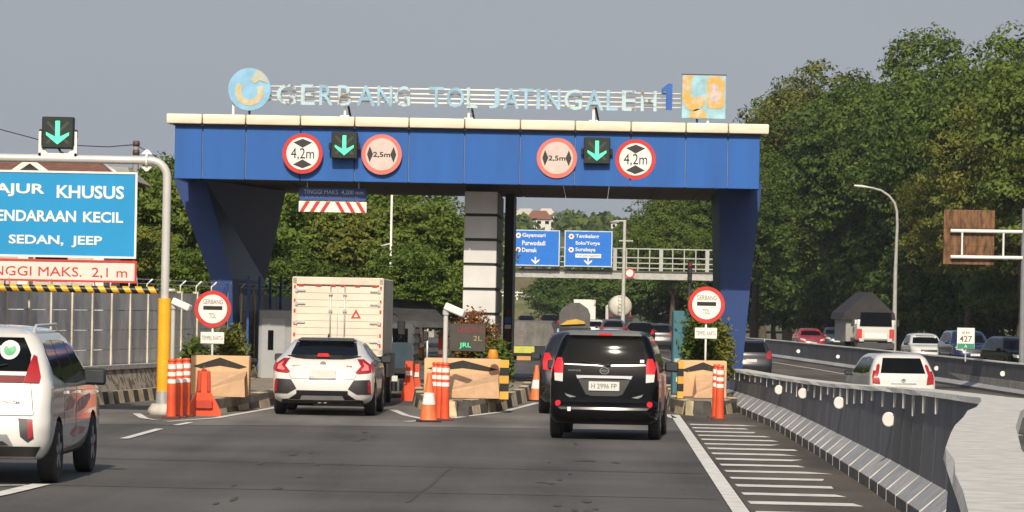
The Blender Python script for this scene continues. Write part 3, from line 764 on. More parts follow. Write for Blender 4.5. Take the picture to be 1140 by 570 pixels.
# square emblem
p = P(783.5, 108, ZF + 0.1)
em = T('square_emblem', 'square weathered blue and yellow emblem board on the roof', 'emblem', p, 0)
hs = 0.49
MB().box((0, 0, 0), (hs * 2, 0.12, hs * 2), bev=0.01).build('board', mat('emblem_blue2', (0.30, 0.52, 0.60), 0.55, var=0.18, scale=4), em)
FY3 = mat('peeling_yellow', (0.68, 0.42, 0.10), 0.6, col2=(0.55, 0.50, 0.40), scale=4.5, thr=(0.45, 0.62))
pm = MB()
pm.prism(arc(.30, .02, -190, 10, 16, -.22, -.02, 0.85), XZ(0), -0.070, -0.0605)
pm.prism([(-.48, .47), (-.26, .47), (-.30, -.02), (-.48, -.05)], XZ(0), -0.069, -0.0605)
pm.prism(arc(.20, .02, 0, 180, 14, -.12, -.47), XZ(0), -0.070, -0.0605)
pm.prism(rrect(.06, .46, -.26, .46, .12), XZ(0), -0.070, -0.0605)
pm.build('motif', FY3, em)
MB().prism(rrect(.16, .32, -.12, .30, .07), XZ(0), -0.075, -0.0695).build('inner_motif', mat('pink_grey', (0.55, 0.44, 0.42), 0.6, var=0.2, scale=8), em)
MB().box((0, 0, hs + .006), (hs * 2 + .02, .14, .02)).build('top_edge', mat('rusty_edge', (0.16, 0.08, 0.04), 0.8), em)
for dx in (-.14, .1): MB().box((dx, 0.03, -hs - .1), (0.05, 0.05, 0.22)).build('leg', DARKPL if dx < 0 else WHITE, em)
# hanging height plate
p0, p1 = P(333, 211, ZF + .6), P(408, 237, ZF + .6)
hp = T('height_plate', 'blue plate reading TINGGI MAKS over red and white chevron board, hung from the soffit', 'height sign', ((p0.x + p1.x) / 2, ZF + .6, p1.z), -R(.3))
wv = p1.x - p0.x
MB().prism(rrect(-wv / 2, wv / 2, .265, .54, .06), XZ(0), -0.02, 0.02).build('plate', mat('plate_blue', (0.03, 0.075, 0.27), 0.45), hp)
lettering(hp, 'TINGGI MAKS  4,200 mm', -wv * .43, wv * .45, .39, .50, -0.02, mat('dim_white', (0.62, 0.66, 0.75), 0.5), bold=0.0)
lettering(hp, 'PP NO. 43 THN 1993 JALAN NO MAKS 2,1', -wv * .40, wv * .40, .31, .355, -0.02, mat('dim_white2', (0.34, 0.38, 0.55), 0.5), bold=0.0)
MB().box((0, 0, .12), (wv, .04, .24)).build('chevron_board', SIGNWHITE, hp)
cb = MB()
for s_ in (1, -1):
    for k in range(3):
        x = .05 + k * .23
        q = [(s_ * (x), .235), (s_ * (x + .09), .235), (s_ * (x + .23), .005), (s_ * (x + .14), .005)]
        cb.prism(q if s_ < 0 else q[::-1], XZ(0), -0.026, -0.02)
cb.build('chevron_stripe', RED, hp)
for s_ in (1, -1): MB().box((s_ * wv * .38, 0, .60), (.02, .02, .14)).build('hanger', STEEL, hp)

# ------------------------------------------------------------------ islands
def island(label, outline, back, hgt=0.28):
    """outline: ground points left to right round the nose; back: y of the rear end"""
    pts = [Vector((p[0], p[1], 0)) for p in outline]
    a, c = pts[0], pts[-1]
    pts = [Vector((a.x + (back - a.y) * .02, back, 0))] + pts + [Vector((c.x + (back - c.y) * .02, back, 0))]
    t = T('traffic_island', label, 'traffic island', (0, 0, 0))
    # resample to 0.42 m blocks
    segs = []; acc = []
    fine = []
    for p, q in zip(pts, pts[1:]):
        n = max(1, int((q - p).length / 0.06))
        for k in range(n): fine.append(p.lerp(q, k / n))
    fine.append(pts[-1])
    cen = sum(pts, Vector()) / len(pts)
    blocks = [fine[0]]; dist = 0
    for p, q in zip(fine, fine[1:]):
        dist += abs(q.x - p.x) * 2.5 + abs(q.y - p.y) * .2
        if dist > 0.52: blocks.append(q); dist = 0
    kb = MB()
    for k, (p, q) in enumerate(zip(blocks, blocks[1:])):
        d = (q - p).normalized(); nn = Vector((-d.y, d.x, 0))
        if nn.dot(cen - p) < 0: nn = -nn
        e = (q - p) * 0.02
        kb.hexa([p + e, q - e, q + nn * .22, p + nn * .22], [p + e + nn * .05 + Vector((0, 0, hgt)), q - e + nn * .05 + Vector((0, 0, hgt)), q + nn * .22 + Vector((0, 0, hgt)), p + nn * .22 + Vector((0, 0, hgt))], k % 2)
    kb.build('kerb', [KERBC, KERBK], t)
    tp = MB(); ins = []
    for p in blocks:
        v = (cen - p); v.z = 0
        ins.append(p + v.normalized() * .16)
    tp.hexa([q + Vector((0, 0, -.02)) for q in ins], [q + Vector((0, 0, hgt - .012)) for q in ins])
    tp.build('paving', ISLTOP, t)
    return t
def crash_block(px, py, wpx, hgt0, label, wedge):
    """peach concrete block with a black chevron; px,py: middle of its foot"""
    p = G(px, py, hgt0)
    s = F / p.y; w = wpx / s
    t = T('crash_block', label, 'concrete block', p, 0, 'peach chevron blocks on the island noses')
    MB().box((0, .95, .37), (w, .5, .74), bev=0.03, seg=2).build('block', PEACH, t, smooth=40)
    ch = MB(); a = w * .46
    for s_ in (1, -1):
        q = [(0, .705), (s_ * a, .54), (s_ * a * .72, .50), (0, .555)]
        ch.prism(q if s_ < 0 else q[::-1], XZ(.70), -0.007, 0.0)
    ch.build('chevron', mat('chevron_black', (0.028, 0.026, 0.024), 0.8, col2=(0.16, 0.12, 0.08), scale=9, thr=(0.62, 0.72)), t)
    x0, x1 = wedge[0] * w, wedge[1] * w
    MB().hexa([(x0, 0, 0), (x1, 0, 0), (x1, .70, 0), (x0, .70, 0)], [(x0 + .06, .03, .10), (x1 - .02, .03, .33), (x1 - .02, .70, .47), (x0 + .06, .70, .45)]).build('nose', PEACHD, t)
    return t
isl_l = island('left traffic island with striped kerb beside the white hatchback', gp((204, 450), (214, 461), (240, 461.5), (306, 451.5)), 100)
isl_m = island('middle traffic island with rounded striped kerb between the two lanes', gp((458, 444), (461, 453), (478, 460.5), (508, 464.5), (556, 458), (588, 447)), 102)
isl_r = island('right traffic island with striped kerb under the round gate sign', gp((741, 446), (746, 459), (765, 463), (802, 463), (824, 459)), 102)
crash_block(241, 441.5, 66, .28, 'peach block with black chevron on the left island, behind the orange barrier', (-.35, .48))
crash_block(514, 443, 87, .28, 'wide peach block with worn black chevron on the middle island', (-.36, .48))
crash_block(784, 443, 54, .28, 'peach block with chevron half hidden by the delineators on the right island', (-.22, .46))
def gate_sign(px, py, Y, label, base_z):
    p = P(px, py, Y); r = 20.5 * Y / F
    t = T('entry_sign', label, 'traffic sign', (p.x, Y, base_z), 0, 'round gate entry signs on white poles')
    zc = p.z - base_z
    MB().tube([(0, .03, 0), (0, .03, zc + r * .8)], .022, 8).build('pole', WHITE, t)
    MB().prism(disc(36, r, 0, zc), XZ(0), -.02, 0.0).build('rim', RED, t)
    MB().prism(disc(36, r * .78, 0, zc), XZ(0), -.026, -.02).build('face', SIGNWHITE, t)
    MB().box((0, -.03, zc + r * .06), (r * 1.04, .008, r * .21), bev=.003).build('bar', BLACK, t)
    gy = mat('sign_grey_text', (0.22, 0.20, 0.18), 0.6)
    lettering(t, 'GERBANG', -r * .54, r * .54, zc + r * .27, zc + r * .52, -.027, gy, bold=0.0)
    lettering(t, 'TOL', -r * .2, r * .2, zc - r * .5, zc - r * .22, -.027, gy, bold=0.0)
    MB().box((0, 0, zc - r - .20), (.45, .02, .22), bev=.006).build('plate', SIGNWHITE, t)
    lettering(t, 'TEMPEL KARTU', -.20, .20, zc - r - .24, zc - r - .16, -.011, gy, bold=0.0)
    return t
gate_sign(237, 344, 72.0, 'round red ringed GERBANG TOL sign on the left island', .28)
gate_sign(786.5, 339.5, 76.8, 'round red ringed GERBANG TOL sign on the right island before the blue column', .28)
# delineators
def delineator(p, label, h=1.02, slim=1.0):
    t = T('delineator_post', label, 'delineator post', p, 0, 'orange delineator posts')
    r = .075 * slim
    MB().box((0, 0, .02), (.30, .26, .04), bev=.012).build('base', mat('delin_base', (0.12, 0.03, 0.02), 0.7), t)
    MB().lathe([(r * 1.15, .04), (r * 1.1, .10), (r, .3), (r, h - .10), (r * .8, h - .06), (r * .95, h - .03), (r * .8, h)], n=14).build('tube', ORANGE, t, smooth=40)
    for z0, z1 in ((h * .59, h * .66), (h * .71, h * .78), (h * .83, h * .91)):
        MB().lathe([(r * 1.03, z0), (r * 1.03, z1)], n=14).build('reflective_band', REFLW, t, smooth=40)
    return t
dz0 = (463 - 466)
for px, py, lab in [(190.5, 466, 'orange white banded post right beside the yellow pole'), (198.5, 465, 'orange white banded post second from the yellow pole'), (206.5, 464, 'orange white banded post nearest the orange barrier, by the yellow pole'),
                    (484.5, 467.5, 'orange white banded post behind the cone on the middle island'), (489.5, 468, 'middle one of three orange posts before the middle island'), (495, 468.5, 'orange post before the middle island, under the camera pole'),
                    (797, 466, 'orange post in front of the right island block, a step left'), (801, 468, 'orange post in front of the right island block, a step right')]:
    delineator(G(px, py), lab)
def barrier_unit(p, label):
    t = T('plastic_barrier', label, 'barrier', p, R(6))
    sec = [(-.30, 0), (.30, 0), (.28, .12), (.12, .42), (.10, .78), (-.10, .78), (-.12, .42), (-.28, .12)]
    MB().prism(sec, lambda u, v, d: Vector((u, d, v)), -.02, 1.0).build('body', ORANGE, t)
    nb = MB()
    for x in (-.10, .08): nb.box((x * .9, -.03, .60), (.06, .03, .36), bev=.01)
    nb.box((0, -.05, .20), (.30, .05, .16), bev=.02)
    nb.box((0, .5, .80), (.08, .7, .05), bev=.02)
    nb.build('rib', mat('barrier_rib', (0.5, 0.05, 0.02), 0.5), t)
    return t
barrier_unit(G(227, 463), 'orange water filled barrier standing before the left island')
def cone(p, label, h=.85):
    t = T('traffic_cone', label, 'traffic cone', p, .3, 'orange traffic cones')
    MB().box((0, 0, .02), (.36, .36, .04), bev=.01).build('base', RUBBER, t)
    MB().lathe([(.155, .04), (.15, .06), (.035, h), (.02, h + .005)], n=20).build('body', ORANGE2, t, smooth=40)
    def rr(z): return .15 + (.035 - .15) * (z - .06) / (h - .06)
    MB().lathe([(rr(h * .36) + .004, h * .36), (rr(h * .6) + .004, h * .6)], n=20).build('reflective_collar', REFLW, t, smooth=40)
    return t
cone(G(477, 470), 'orange cone with white collar on the road before the middle island')
cone(G(597, 447), 'red orange cone between the tarpaulin truck and the black cars', .78)

# overhead sign portal on the left
yp = G(181, 462).y
pb = G(181, 462)
sg = T('sign_portal', 'bent silver portal pole with yellow lower half', 'sign portal', pb)
def lp(px, py): q = P(px, py, yp); return Vector((q.x - pb.x, 0, q.z))
MB().lathe([(.27, 0), (.26, .10), (.19, .20)], n=16).build('footing', mat('portal_footing', (0.5, 0.47, 0.4), 0.9, var=.2), sg)
MB().lathe([(.125, .15), (.125, .42)], n=16).build('collar', STEEL, sg, smooth=40)
ztop_y = lp(183, 332).z
MB().lathe([(.116, .40), (.116, ztop_y)], n=18).build('lower_pole', YELLOW, sg, smooth=40)
zt2 = lp(186, 179).z
path = [Vector((0, 0, ztop_y)), Vector((0, 0, zt2 - .42))]
for k in range(1, 8):
    a = R(90 * k / 7); path.append(Vector((-.30 + .30 * cos(a), 0, zt2 - .30 + .30 * sin(a))))
path.append(Vector((-9.2, 0, zt2)))
MB().tube(path, .074, 14).build('upper_pole', SILVERP, sg, smooth=60)
xfl = lp(163.5, 179).x
fb = MB().lathe([(.12, -.02), (.12, .02)], axis='X', c=(xfl, 0, zt2), n=14)
for s_ in (1, -1): fb.hexa([(xfl - .10, -.03, zt2 + s_ * .11), (xfl + .10, -.03, zt2 + s_ * .11), (xfl + .10, .03, zt2 + s_ * .11), (xfl - .10, .03, zt2 + s_ * .11)], [(xfl - .02, -.02, zt2 + s_ * .19), (xfl + .02, -.02, zt2 + s_ * .19), (xfl + .02, .02, zt2 + s_ * .19), (xfl - .02, .02, zt2 + s_ * .19)])
fb.build('flange', WHITE, sg)
MB().tube([(0, 0, lp(183, 323).z), (.18, 0, lp(183, 323).z)], .03, 8).build('bar_stub', SILVERP, sg)
def board(name, label, cat, px0, px1, py0, py1, m, edge, yo):
    a, c = P(px0, py1, yp + yo), P(px1, py0, yp + yo)
    t = T(name, label, cat, ((a.x + c.x) / 2, yp + yo, a.z), R(-1.0))
    w, h = c.x - a.x, c.z - a.z
    MB().box((0, 0, h / 2), (w, .05, h)).build('panel', m, t)
    e = .035
    fr = MB()
    fr.box((0, -.005, e / 2), (w + .02, .07, e)).box((0, -.005, h - e / 2), (w + .02, .07, e))
    for s_ in (1, -1): fr.box((s_ * (w / 2 - e / 2 + .01), -.005, h / 2), (e, .066, h - 2 * e))
    fr.build('edge', edge, t)
    def X(px): return (px - (px0 + px1) / 2) * (yp + yo) / F
    def Zv(py): return (py1 - py) * (yp + yo) / F
    return t, X, Zv
TEAL = mat('sign_cyan_blue', (0.010, 0.27, 0.56), 0.4, var=.05, scale=1)
t, X, Zv = board('lane_sign', 'large cyan lane sign reading LAJUR KHUSUS KENDARAAN KECIL', 'road sign', -42, 153, 192, 284.5, TEAL, WHITE, -.05)
lettering(t, 'LAJUR', X(-16), X(49.5), Zv(217.5), Zv(203), -.026, WHITE, bold=.024)
lettering(t, 'KHUSUS', X(63), X(138), Zv(218.5), Zv(204), -.026, WHITE, bold=.024)
lettering(t, 'KENDARAAN', X(-14), X(85), Zv(245), Zv(232.5), -.026, WHITE, bold=.024)
lettering(t, 'KECIL', X(93), X(137.5), Zv(245), Zv(233), -.026, WHITE, bold=.024)
lettering(t, 'SEDAN,  JEEP', X(10.5), X(114.5), Zv(273), Zv(260), -.026, WHITE, bold=.022)
t, X, Zv = board('height_sign', 'white strip sign with red TINGGI MAKS. 2,1 m below the cyan sign', 'road sign', -42, 152, 290.5, 311.5, mat('strip_white', (0.66, 0.62, 0.55), .5, var=.05), RED, -.04)
lettering(t, 'TINGGI MAKS.  2,1 m', X(-24), X(142), Zv(307), Zv(295), -.026, RED, bold=0)
hb = MB()
a = P(-60, 318.5, yp - .03); c = P(177, 323.5, yp - .03)
zb_ = (a.z + c.z) / 2
hbt = T('height_bar', 'yellow and black striped height limit bar under the red strip sign', 'height bar', (c.x, yp - .06, c.z))
Lb = c.x - a.x
MB().tube([(-Lb, 0, 0), (0, 0, 0)], .062, 12).build('bar', BLACK, hbt, smooth=60)
ys_ = MB(); n_ = 17
for k in range(n_):
    x = -Lb + Lb * (k + .25) / n_; wd = Lb / n_ * .52
    ring = []
    A_, B_ = [], []
    for q in range(12):
        th = 2 * pi * q / 12; zz, yy = .0665 * sin(th), .0665 * cos(th)
        sk = -zz * .6
        A_.append((x + sk, yy, zz)); B_.append((x + wd + sk, yy, zz))
    ys_.hexa(A_, B_)
ys_.build('stripe', YELLOW, hbt)
for k in range(5):
    x = -Lb + Lb * (k + .5) / 5
    MB().tube([(x, 0, .05), (x - .03, 0, .28)], .012, 6).build('chain', STEEL, hbt)
# signal on top of the portal
pls = P(65, 148, yp)
ls = lane_signal(Vector((pls.x, yp - .02, pls.z)), .56, .56, 'lane signal with green down arrow on top of the left sign portal')
yo = MB(); zz0 = P(65, 172.5, yp).z - pls.z
for s_ in (1, -1): yo.box((s_ * .315, .02, (zz0 + .0) / 2), (.045, .12, abs(zz0) + .05))
yo.box((0, .02, zz0), (.68, .12, .06))
for s_ in (1, -1): yo.hexa([(s_ * .29, -.03, zz0 + .03), (s_ * .18, -.03, zz0 + .03), (s_ * .18, .07, zz0 + .03), (s_ * .29, .07, zz0 + .03)], [(s_ * .29, -.03, zz0 + .16), (s_ * .285, -.03, zz0 + .16), (s_ * .285, .07, zz0 + .16), (s_ * .29, .07, zz0 + .16)])
yo.build('bracket', WHITE, ls)
MB().tube([(-.1, 0, zz0 + .16), (-.02, 0, zz0 + .17), (.05, 0, zz0 + .05), (.10, 0, zz0 + .03)], .02, 6).build('cable', BLACK, ls)

# ------------------------------------------------------------------ left wall, kerb, house, wires
def wallx(y): return -9.15 + (y - 68) * 0.132
wt = T('panel_wall', 'long grey concrete panel wall with pale posts on a stone base', 'wall', (0, 0, 0))
pw, ps, st_, br = MB(), MB(), MB(), MB()
yy = 60.0; zb0, zt0 = .62, 2.20
while yy < 104:
    x0, x1 = wallx(yy), wallx(yy + 1.6)
    ang = Matrix.Rotation(-math.atan2(x1 - x0, 1.6), 4, 'Z')
    for q in range(4):
        hq = (zt0 - zb0) / 4
        pw.box(((x0 + x1) / 2, yy + .80, zb0 + hq * (q + .5)), (.06, 1.55, hq - .012), rot=ang)
    ps.box((x0, yy, (zt0 + .04) / 2 + .2), (.12, .11, zt0 + .04 - .4), rot=ang)
    br.tube([(x0, yy, zt0), (x0, yy, zt0 + .16), (x0 + .12, yy - .05, zt0 + .27)], .018, 6)
    st_.hexa([(x0 - .15, yy, 0), (x0 + .42, yy, 0), (x1 + .42, yy + 1.6, 0), (x1 - .15, yy + 1.6, 0)], [(x0 - .15, yy, zb0), (x0 + .22, yy, zb0), (x1 + .22, yy + 1.6, zb0), (x1 - .15, yy + 1.6, zb0)])
    yy += 1.6
pw.build('panels', WPANEL, wt)
ps.build('posts', WPOST, wt)
br.build('wire_brackets', WHITE, wt)
st_.build('stone_base', STONE, wt)
cp = MB(); 
cp.hexa([(wallx(60) + .10, 60, zb0 + .002), (wallx(60) + .26, 60, zb0 + .002), (wallx(104) + .26, 104, zb0 + .002), (wallx(104) + .10, 104, zb0 + .002)], [(wallx(60) + .10, 60, zb0 + .09), (wallx(60) + .26, 60, zb0 + .09), (wallx(104) + .26, 104, zb0 + .09), (wallx(104) + .10, 104, zb0 + .09)])
cp.build('coping', CONCL, wt)
wr = MB()
for zz in (.17, .26): wr.tube([(wallx(60) + (zz - .2) * .8, 60, zt0 + zz), (wallx(104) + (zz - .2) * .8, 104, zt0 + zz)], .008, 5)
wr.build('wire', STEEL, wt)
kt = MB(); yy = 60; k = 0
while yy < 92:
    x = wallx(yy) + .62; x1 = wallx(yy + .42) + .62
    kt.hexa([(x, yy + .01, 0), (x + .22, yy + .01, 0), (x1 + .22, yy + .41, 0), (x1, yy + .41, 0)], [(x, yy + .01, .24), (x + .17, yy + .01, .24), (x1 + .17, yy + .41, .24), (x1, yy + .41, .24)], k % 2)
    yy += .42; k += 1
tag(kt.build('striped_kerb', [KERBC, KERBK]), 'black and cream striped kerb along the foot of the panel wall', 'kerb')
sheet('verge', [[(wallx(60) + .2, 60), (wallx(60) + .66, 60), (wallx(92) + .66, 92), (wallx(92) + .2, 92)]], .2, DIRT)
# wall mounted camera by the post
def cctv(p, label, pole, dirx, rz=0):
    t = T('security_camera', label, 'security camera', p, rz)
    zc = p[2]
    if pole:
        t.location = (p[0], p[1], pole); zc = p[2] - pole
        MB().tube([(0, 0, 0), (0, 0, zc - .02)], .045, 10).build('pole', SILVERP, t, smooth=40)
    else: zc = 0
    MB().box((dirx * .17, -.10, zc), (.42, .14, .14), rot=Matrix.Rotation(R(22) * dirx, 4, 'Y') @ Matrix.Rotation(R(-25) * dirx, 4, 'Z'), bev=.02).build('housing', WHITE, t)
    MB().box((0, 0, zc - .05), (.12, .12, .12), bev=.02).build('bracket', STEEL, t)
    return t
cctv(P(193, 339, 74), 'white camera right of the yellow pole, above the wall end', .2, 1)
cctv(P(496.5, 345, 70.4), 'white camera on a pole above the middle island display', .28, 1)
# house behind the wall
hp_ = P(45, 338, 104)
ht = T('tiled_house', 'house with brown tiled roof and white gable behind the cyan sign', 'house', (hp_.x, 106, 0))
CW = mat('house_wall', (0.50, 0.47, 0.42), .8, var=.15)
MB().box((-3.2, 2, 2.45), (9.4, 5, 4.9)).build('wall', CW, ht)
rf = MB(); rz0 = P(45, 196, 106).z; rz1 = P(45, 178.5, 106).z
rf.hexa([(-7, -1.4, rz0 - .1), (2.1, -1.4, rz0 - .1), (2.1, 6, rz0 - .1), (-7, 6, rz0 - .1)], [(-6.5, 1.6, rz1), (1.25, 1.6, rz1), (1.25, 2.6, rz1), (-6.5, 2.6, rz1)])
rf.build('roof', ROOFT, ht)
rr_ = MB().tube([(1.25, 1.5, rz1 + .02), (2.15, -1.45, rz0 - .06)], .05, 6); rr_.build('ridge_cap', WHITE, ht)
gpx = (29 - 45) * 106 / F
gb_ = MB()
for s_ in (1, -1): gb_.hexa([(gpx, -1.75, rz1 - .15), (gpx, -1.75, rz1 + .02), (gpx + s_ * .5, -1.75, rz1 - .34), (gpx + s_ * .5, -1.75, rz1 - .5)], [(gpx, -1.5, rz1 - .15), (gpx, -1.5, rz1 + .02), (gpx + s_ * .5, -1.5, rz1 - .34), (gpx + s_ * .5, -1.5, rz1 - .5)])
gb_.build('gable_board', WHITE, ht)
MB().prism([(gpx - .5, rz1 - .52), (gpx + .5, rz1 - .52), (gpx, rz1 - .1)], XZ(0), -1.45, 0.0).build('gable', CW, ht)
rp2 = MB().hexa([(1.3, .2, rz0 - .05), (2.25, .2, rz0 - .05), (2.25, 6, rz0 - .05), (1.3, 6, rz0 - .05)], [(1.3, 2.2, rz1 - .06), (1.9, 2.2, rz1 - .06), (1.9, 2.8, rz1 - .06), (1.3, 2.8, rz1 - .06)])
rp2.build('side_roof', mat('pale_roof', (.36, .33, .28), .8, var=.2), ht)
for k in range(4):
    w_ = MB().box((-6.2 + k * 2.1, -.52, 3.1), (.9, .06, 1.1)).build('window', GLASS, ht)
for k in range(5): MB().box((-6.9 + k * 2.1, -1.1, 2.4), (.28, .28, 4.8)).build('pillar', WHITE, ht)
up = P(151, 200, 128)
ut = T('utility_pole', 'thin grey utility pole behind the sign portal', 'utility pole', (up.x, 128, 0))
ztp = P(151, 160, 128).z
MB().lathe([(.15, 0), (.10, ztp)], n=10).build('pole', mat('pole_grey', (.28, .28, .28), .8), ut, smooth=40)
for k in range(2): MB().lathe([(.10, ztp - .1 - .3 * k), (.13, ztp + .0 - .3 * k), (.10, ztp + .1 - .3 * k)], n=10).build('insulator', mat('insulator', (.09, .05, .04), .5), ut)
wp = [P(-60, 130, 128), P(0, 144, 128), P(45, 156, 128), P(85, 162, 128), P(120, 163.5, 128), P(151, 161, 128)]
tag(MB().tube([(q.x, q.y, q.z) for q in wp], .018, 5).build('overhead_wire', RUBBER), 'thin black wire sagging from the utility pole to the left', 'wire')
wp = [P(151, 161, 128), P(170, 172, 128), P(195, 188, 134), P(235, 205, 140)]
tag(MB().tube([(q.x, q.y, q.z) for q in wp], .016, 5).build('overhead_wire', RUBBER), 'thin black wire falling right from the utility pole behind the gate', 'wire')

# ------------------------------------------------------------------ median barriers
def barrier(name, label, pts, hts, foot, topw, capw, mface, mcap, mfoot, joint):
    """pts: (x, y) foot line facing left; profile: sloped foot, upright face, cap"""
    t = T(name, label, 'barrier', (0, 0, 0))
    f, c, ft, jn = MB(), MB(), MB(), MB()
    acc = []
    for (p, q, h0, h1) in zip(pts, pts[1:], hts, hts[1:]):
        p = Vector((p[0], p[1], 0)); q = Vector((q[0], q[1], 0))
        L = (q - p).length; n = max(1, round(L / joint))
        for k in range(n):
            a, e = p.lerp(q, k / n), p.lerp(q, (k + 1) / n)
            ha, he = h0 + (h1 - h0) * k / n, h0 + (h1 - h0) * (k + 1) / n
            acc.append((a, e, ha, he))
    for a, e, ha, he in acc:
        d = (e - a).normalized(); nn = Vector((d.y, -d.x, 0))
        up = Vector((0, 0, 1))
        g = d * .014
        f0 = foot[1]
        # foot block: toe, slope
        def ring(p, hh): return [p, p + up * foot[2], p + nn * foot[0] + up * f0, p + nn * (foot[0] + topw) + up * f0, p + nn * (foot[0] + topw)]
        gg = g * 1.6
        def toe(p): return [p + up * .0, p + up * foot[2], p + nn * .10 + up * (foot[2] - .004), p + nn * .10]
        def slope(p): return [p + nn * .012 + up * foot[2], p + nn * foot[0] + up * f0, p + nn * (foot[0] + topw) + up * f0, p + nn * (foot[0] + topw), p + nn * .012 + up * .004]
        ft.hexa(toe(a + gg), toe(e - gg), 1); ft.hexa(slope(a + g), slope(e - g), 2 * (int(a.y * 7.3) % 3 == 0))
        def slope2(p): return [q_ + nn * -.004 + up * .004 for q_ in toe(p)[:1] + [p + up * (foot[2] + .002)]] + [p + nn * foot[0] + up * (f0 + .004), p + nn * (foot[0] + .1) + up * f0, p + nn * .1]
        if e.y > 20 and joint < 2: jn.hexa(slope2(e - g * 1.3), slope2(e + g * 1.3), 0)
        def ring2(p, hh): return [p + nn * foot[0] + up * f0, p + nn * (foot[0] + .05) + up * (hh - .05), p + nn * (foot[0] + topw - .03) + up * (hh - .05), p + nn * (foot[0] + topw) + up * f0]
        f.hexa(ring2(a + g * .8, ha), ring2(e - g * .8, he), 2 * (int(a.y * 5.7) % 4 == 0))
        def ring4(p, hh): return [p + nn * (foot[0] + .03) + up * (f0 - .02), p + nn * (foot[0] + .07) + up * (hh - .06), p + nn * (foot[0] + topw - .05) + up * (hh - .06), p + nn * (foot[0] + topw - .02) + up * (f0 - .02)]
        f.hexa(ring4(a, ha), ring4(e, he), 1)
        def ring3(p, hh):
            jx = .011 * sin(p.y * 2.3) + .010 * sin(p.y * 5.1 + 1)
            return [p + nn * (foot[0] + .02 - abs(jx) * .5) + up * (hh - .05 + jx * .3), p + nn * (foot[0] + .035 + jx) + up * hh, p + nn * (foot[0] + .035 + capw) + up * hh, p + nn * (foot[0] + .05 + capw) + up * (hh - .05)]
        c.hexa(ring3(a, ha), ring3(e, he))
    ft.build('footing', [mfoot, mat('grimy_toe', (.11, .105, .095), .9, var=.3, scale=6), SLOPEB], t); jn.build('mortar_joint', CONCL, t); f.build('face', [mface, BLACK, mat('face_weathered', (.098, .096, .098), .8, var=.2, scale=1.2, stretch=(1, 1, .5))], t); c.build('cap', mcap, t)
    return t, acc
npts = [(barX(y), y) for y in (4, 8, 12.7, 19.1, 23.2, 27, 29.3, 30.4, 31.5, 34, 38.7, 42.8, 48, 55, 66, 76, 82)]
nh = [1.30] * 9 + [1.26, 1.21, 1.16, 1.08, .98, .86, .80, .78]
bt, acc = barrier('concrete_barrier', 'near concrete barrier with dark grey face and pale worn top', npts, nh, (.24, .34, .13), .34, .37, CONCD, CONCL, SLOPEC, 1.55)
rnd = random.Random(11)
dr = MB()
for a, e, ha, he in acc:
    if a.y < 36: continue
    d = (e - a).normalized(); nn = Vector((d.y, -d.x, 0))
    for f_ in (0.0,):
        p = a.lerp(e, f_); ln = .10 + rnd.random() * .14
        q = p + nn * (.24 + .018)
        dr.hexa([q + Vector((0, -.035, ha - .05)), q + Vector((0, .035, ha - .05)), q + nn * .03 + Vector((0, .035, ha - .05)), q + nn * .03 + Vector((0, -.035, ha - .05))],
                [q + nn * -.004 + Vector((0, -.03, ha - .05 - ln)), q + nn * -.004 + Vector((0, .025, ha - .05 - ln)), q + nn * .03 + Vector((0, .025, ha - .05 - ln)), q + nn * .03 + Vector((0, -.03, ha - .05 - ln))])
dr.build('drip_stain', CONCL, bt)
def reflectors(bt, spots, r, off):
    for x, y, z in spots:
        MB().lathe([(r, -.02), (r, .012), (r * .8, .02)], axis='X', n=18).build('reflector', WHITE, bt, loc=(x + off, y, z)).rotation_euler = (0, 0, pi + R(0))
for px, py in ((870, 434), (897, 438), (938, 448.5), (994, 467)):
    # find barrier face point along this pixel ray
    best = None
    for k in range(400):
        Y = 30 + k * .12
        q = P(px, py, Y)
        e = abs(q.x - (barX(Y) + .27))
        if best is None or e < best[0]: best = (e, q)
    q = best[1]
    d_ = MB().lathe([(.085, -.012), (.085, .004), (.07, .008)], axis='Y', n=20).build('reflector', WHITE, bt)
    d_.location = (q.x - .05, q.y - .02, q.z); d_.rotation_euler = (0, 0, pi - R(35))
# barrier on the far side of the right carriageway
fpts = [(19.2, 70), (18.9, 100), (18.45, 137), (17.9, 190), (17.0, 249), (15.6, 285), (13.0, 330), (9.5, 420)]
fh = [1.17] * 8
ft_, acc2 = barrier('median_wall', 'far median wall with dark grey face and lighter sloping foot', fpts, fh, (.30, .24, .10), .25, .26, mat('median_face', (0.085, 0.085, 0.09), .8, var=.2, scale=.8), CONCL, SLOPEC, 3.0)
for px, py in ((1118, 416), (1044, 410), (934, 397), (890, 391)):
    best = None
    for k in range(600):
        Y = 80 + k * .2; q = P(px, py, Y)
        xb = next(xa + (xb_ - xa) * (Y - a) / (b_ - a) for (xa, a), (xb_, b_) in zip(fpts, fpts[1:]) if Y <= b_)
        e = abs(q.x - (xb + .31)) 
        if best is None or e < best[0]: best = (e, q)
    q = best[1]
    MB().lathe([(.10, -.03), (.10, .01)], axis='Y', n=16).build('reflector', WHITE, ft_, loc=(q.x - .06, q.y, q.z + .8))
ft_.location.z = -.8
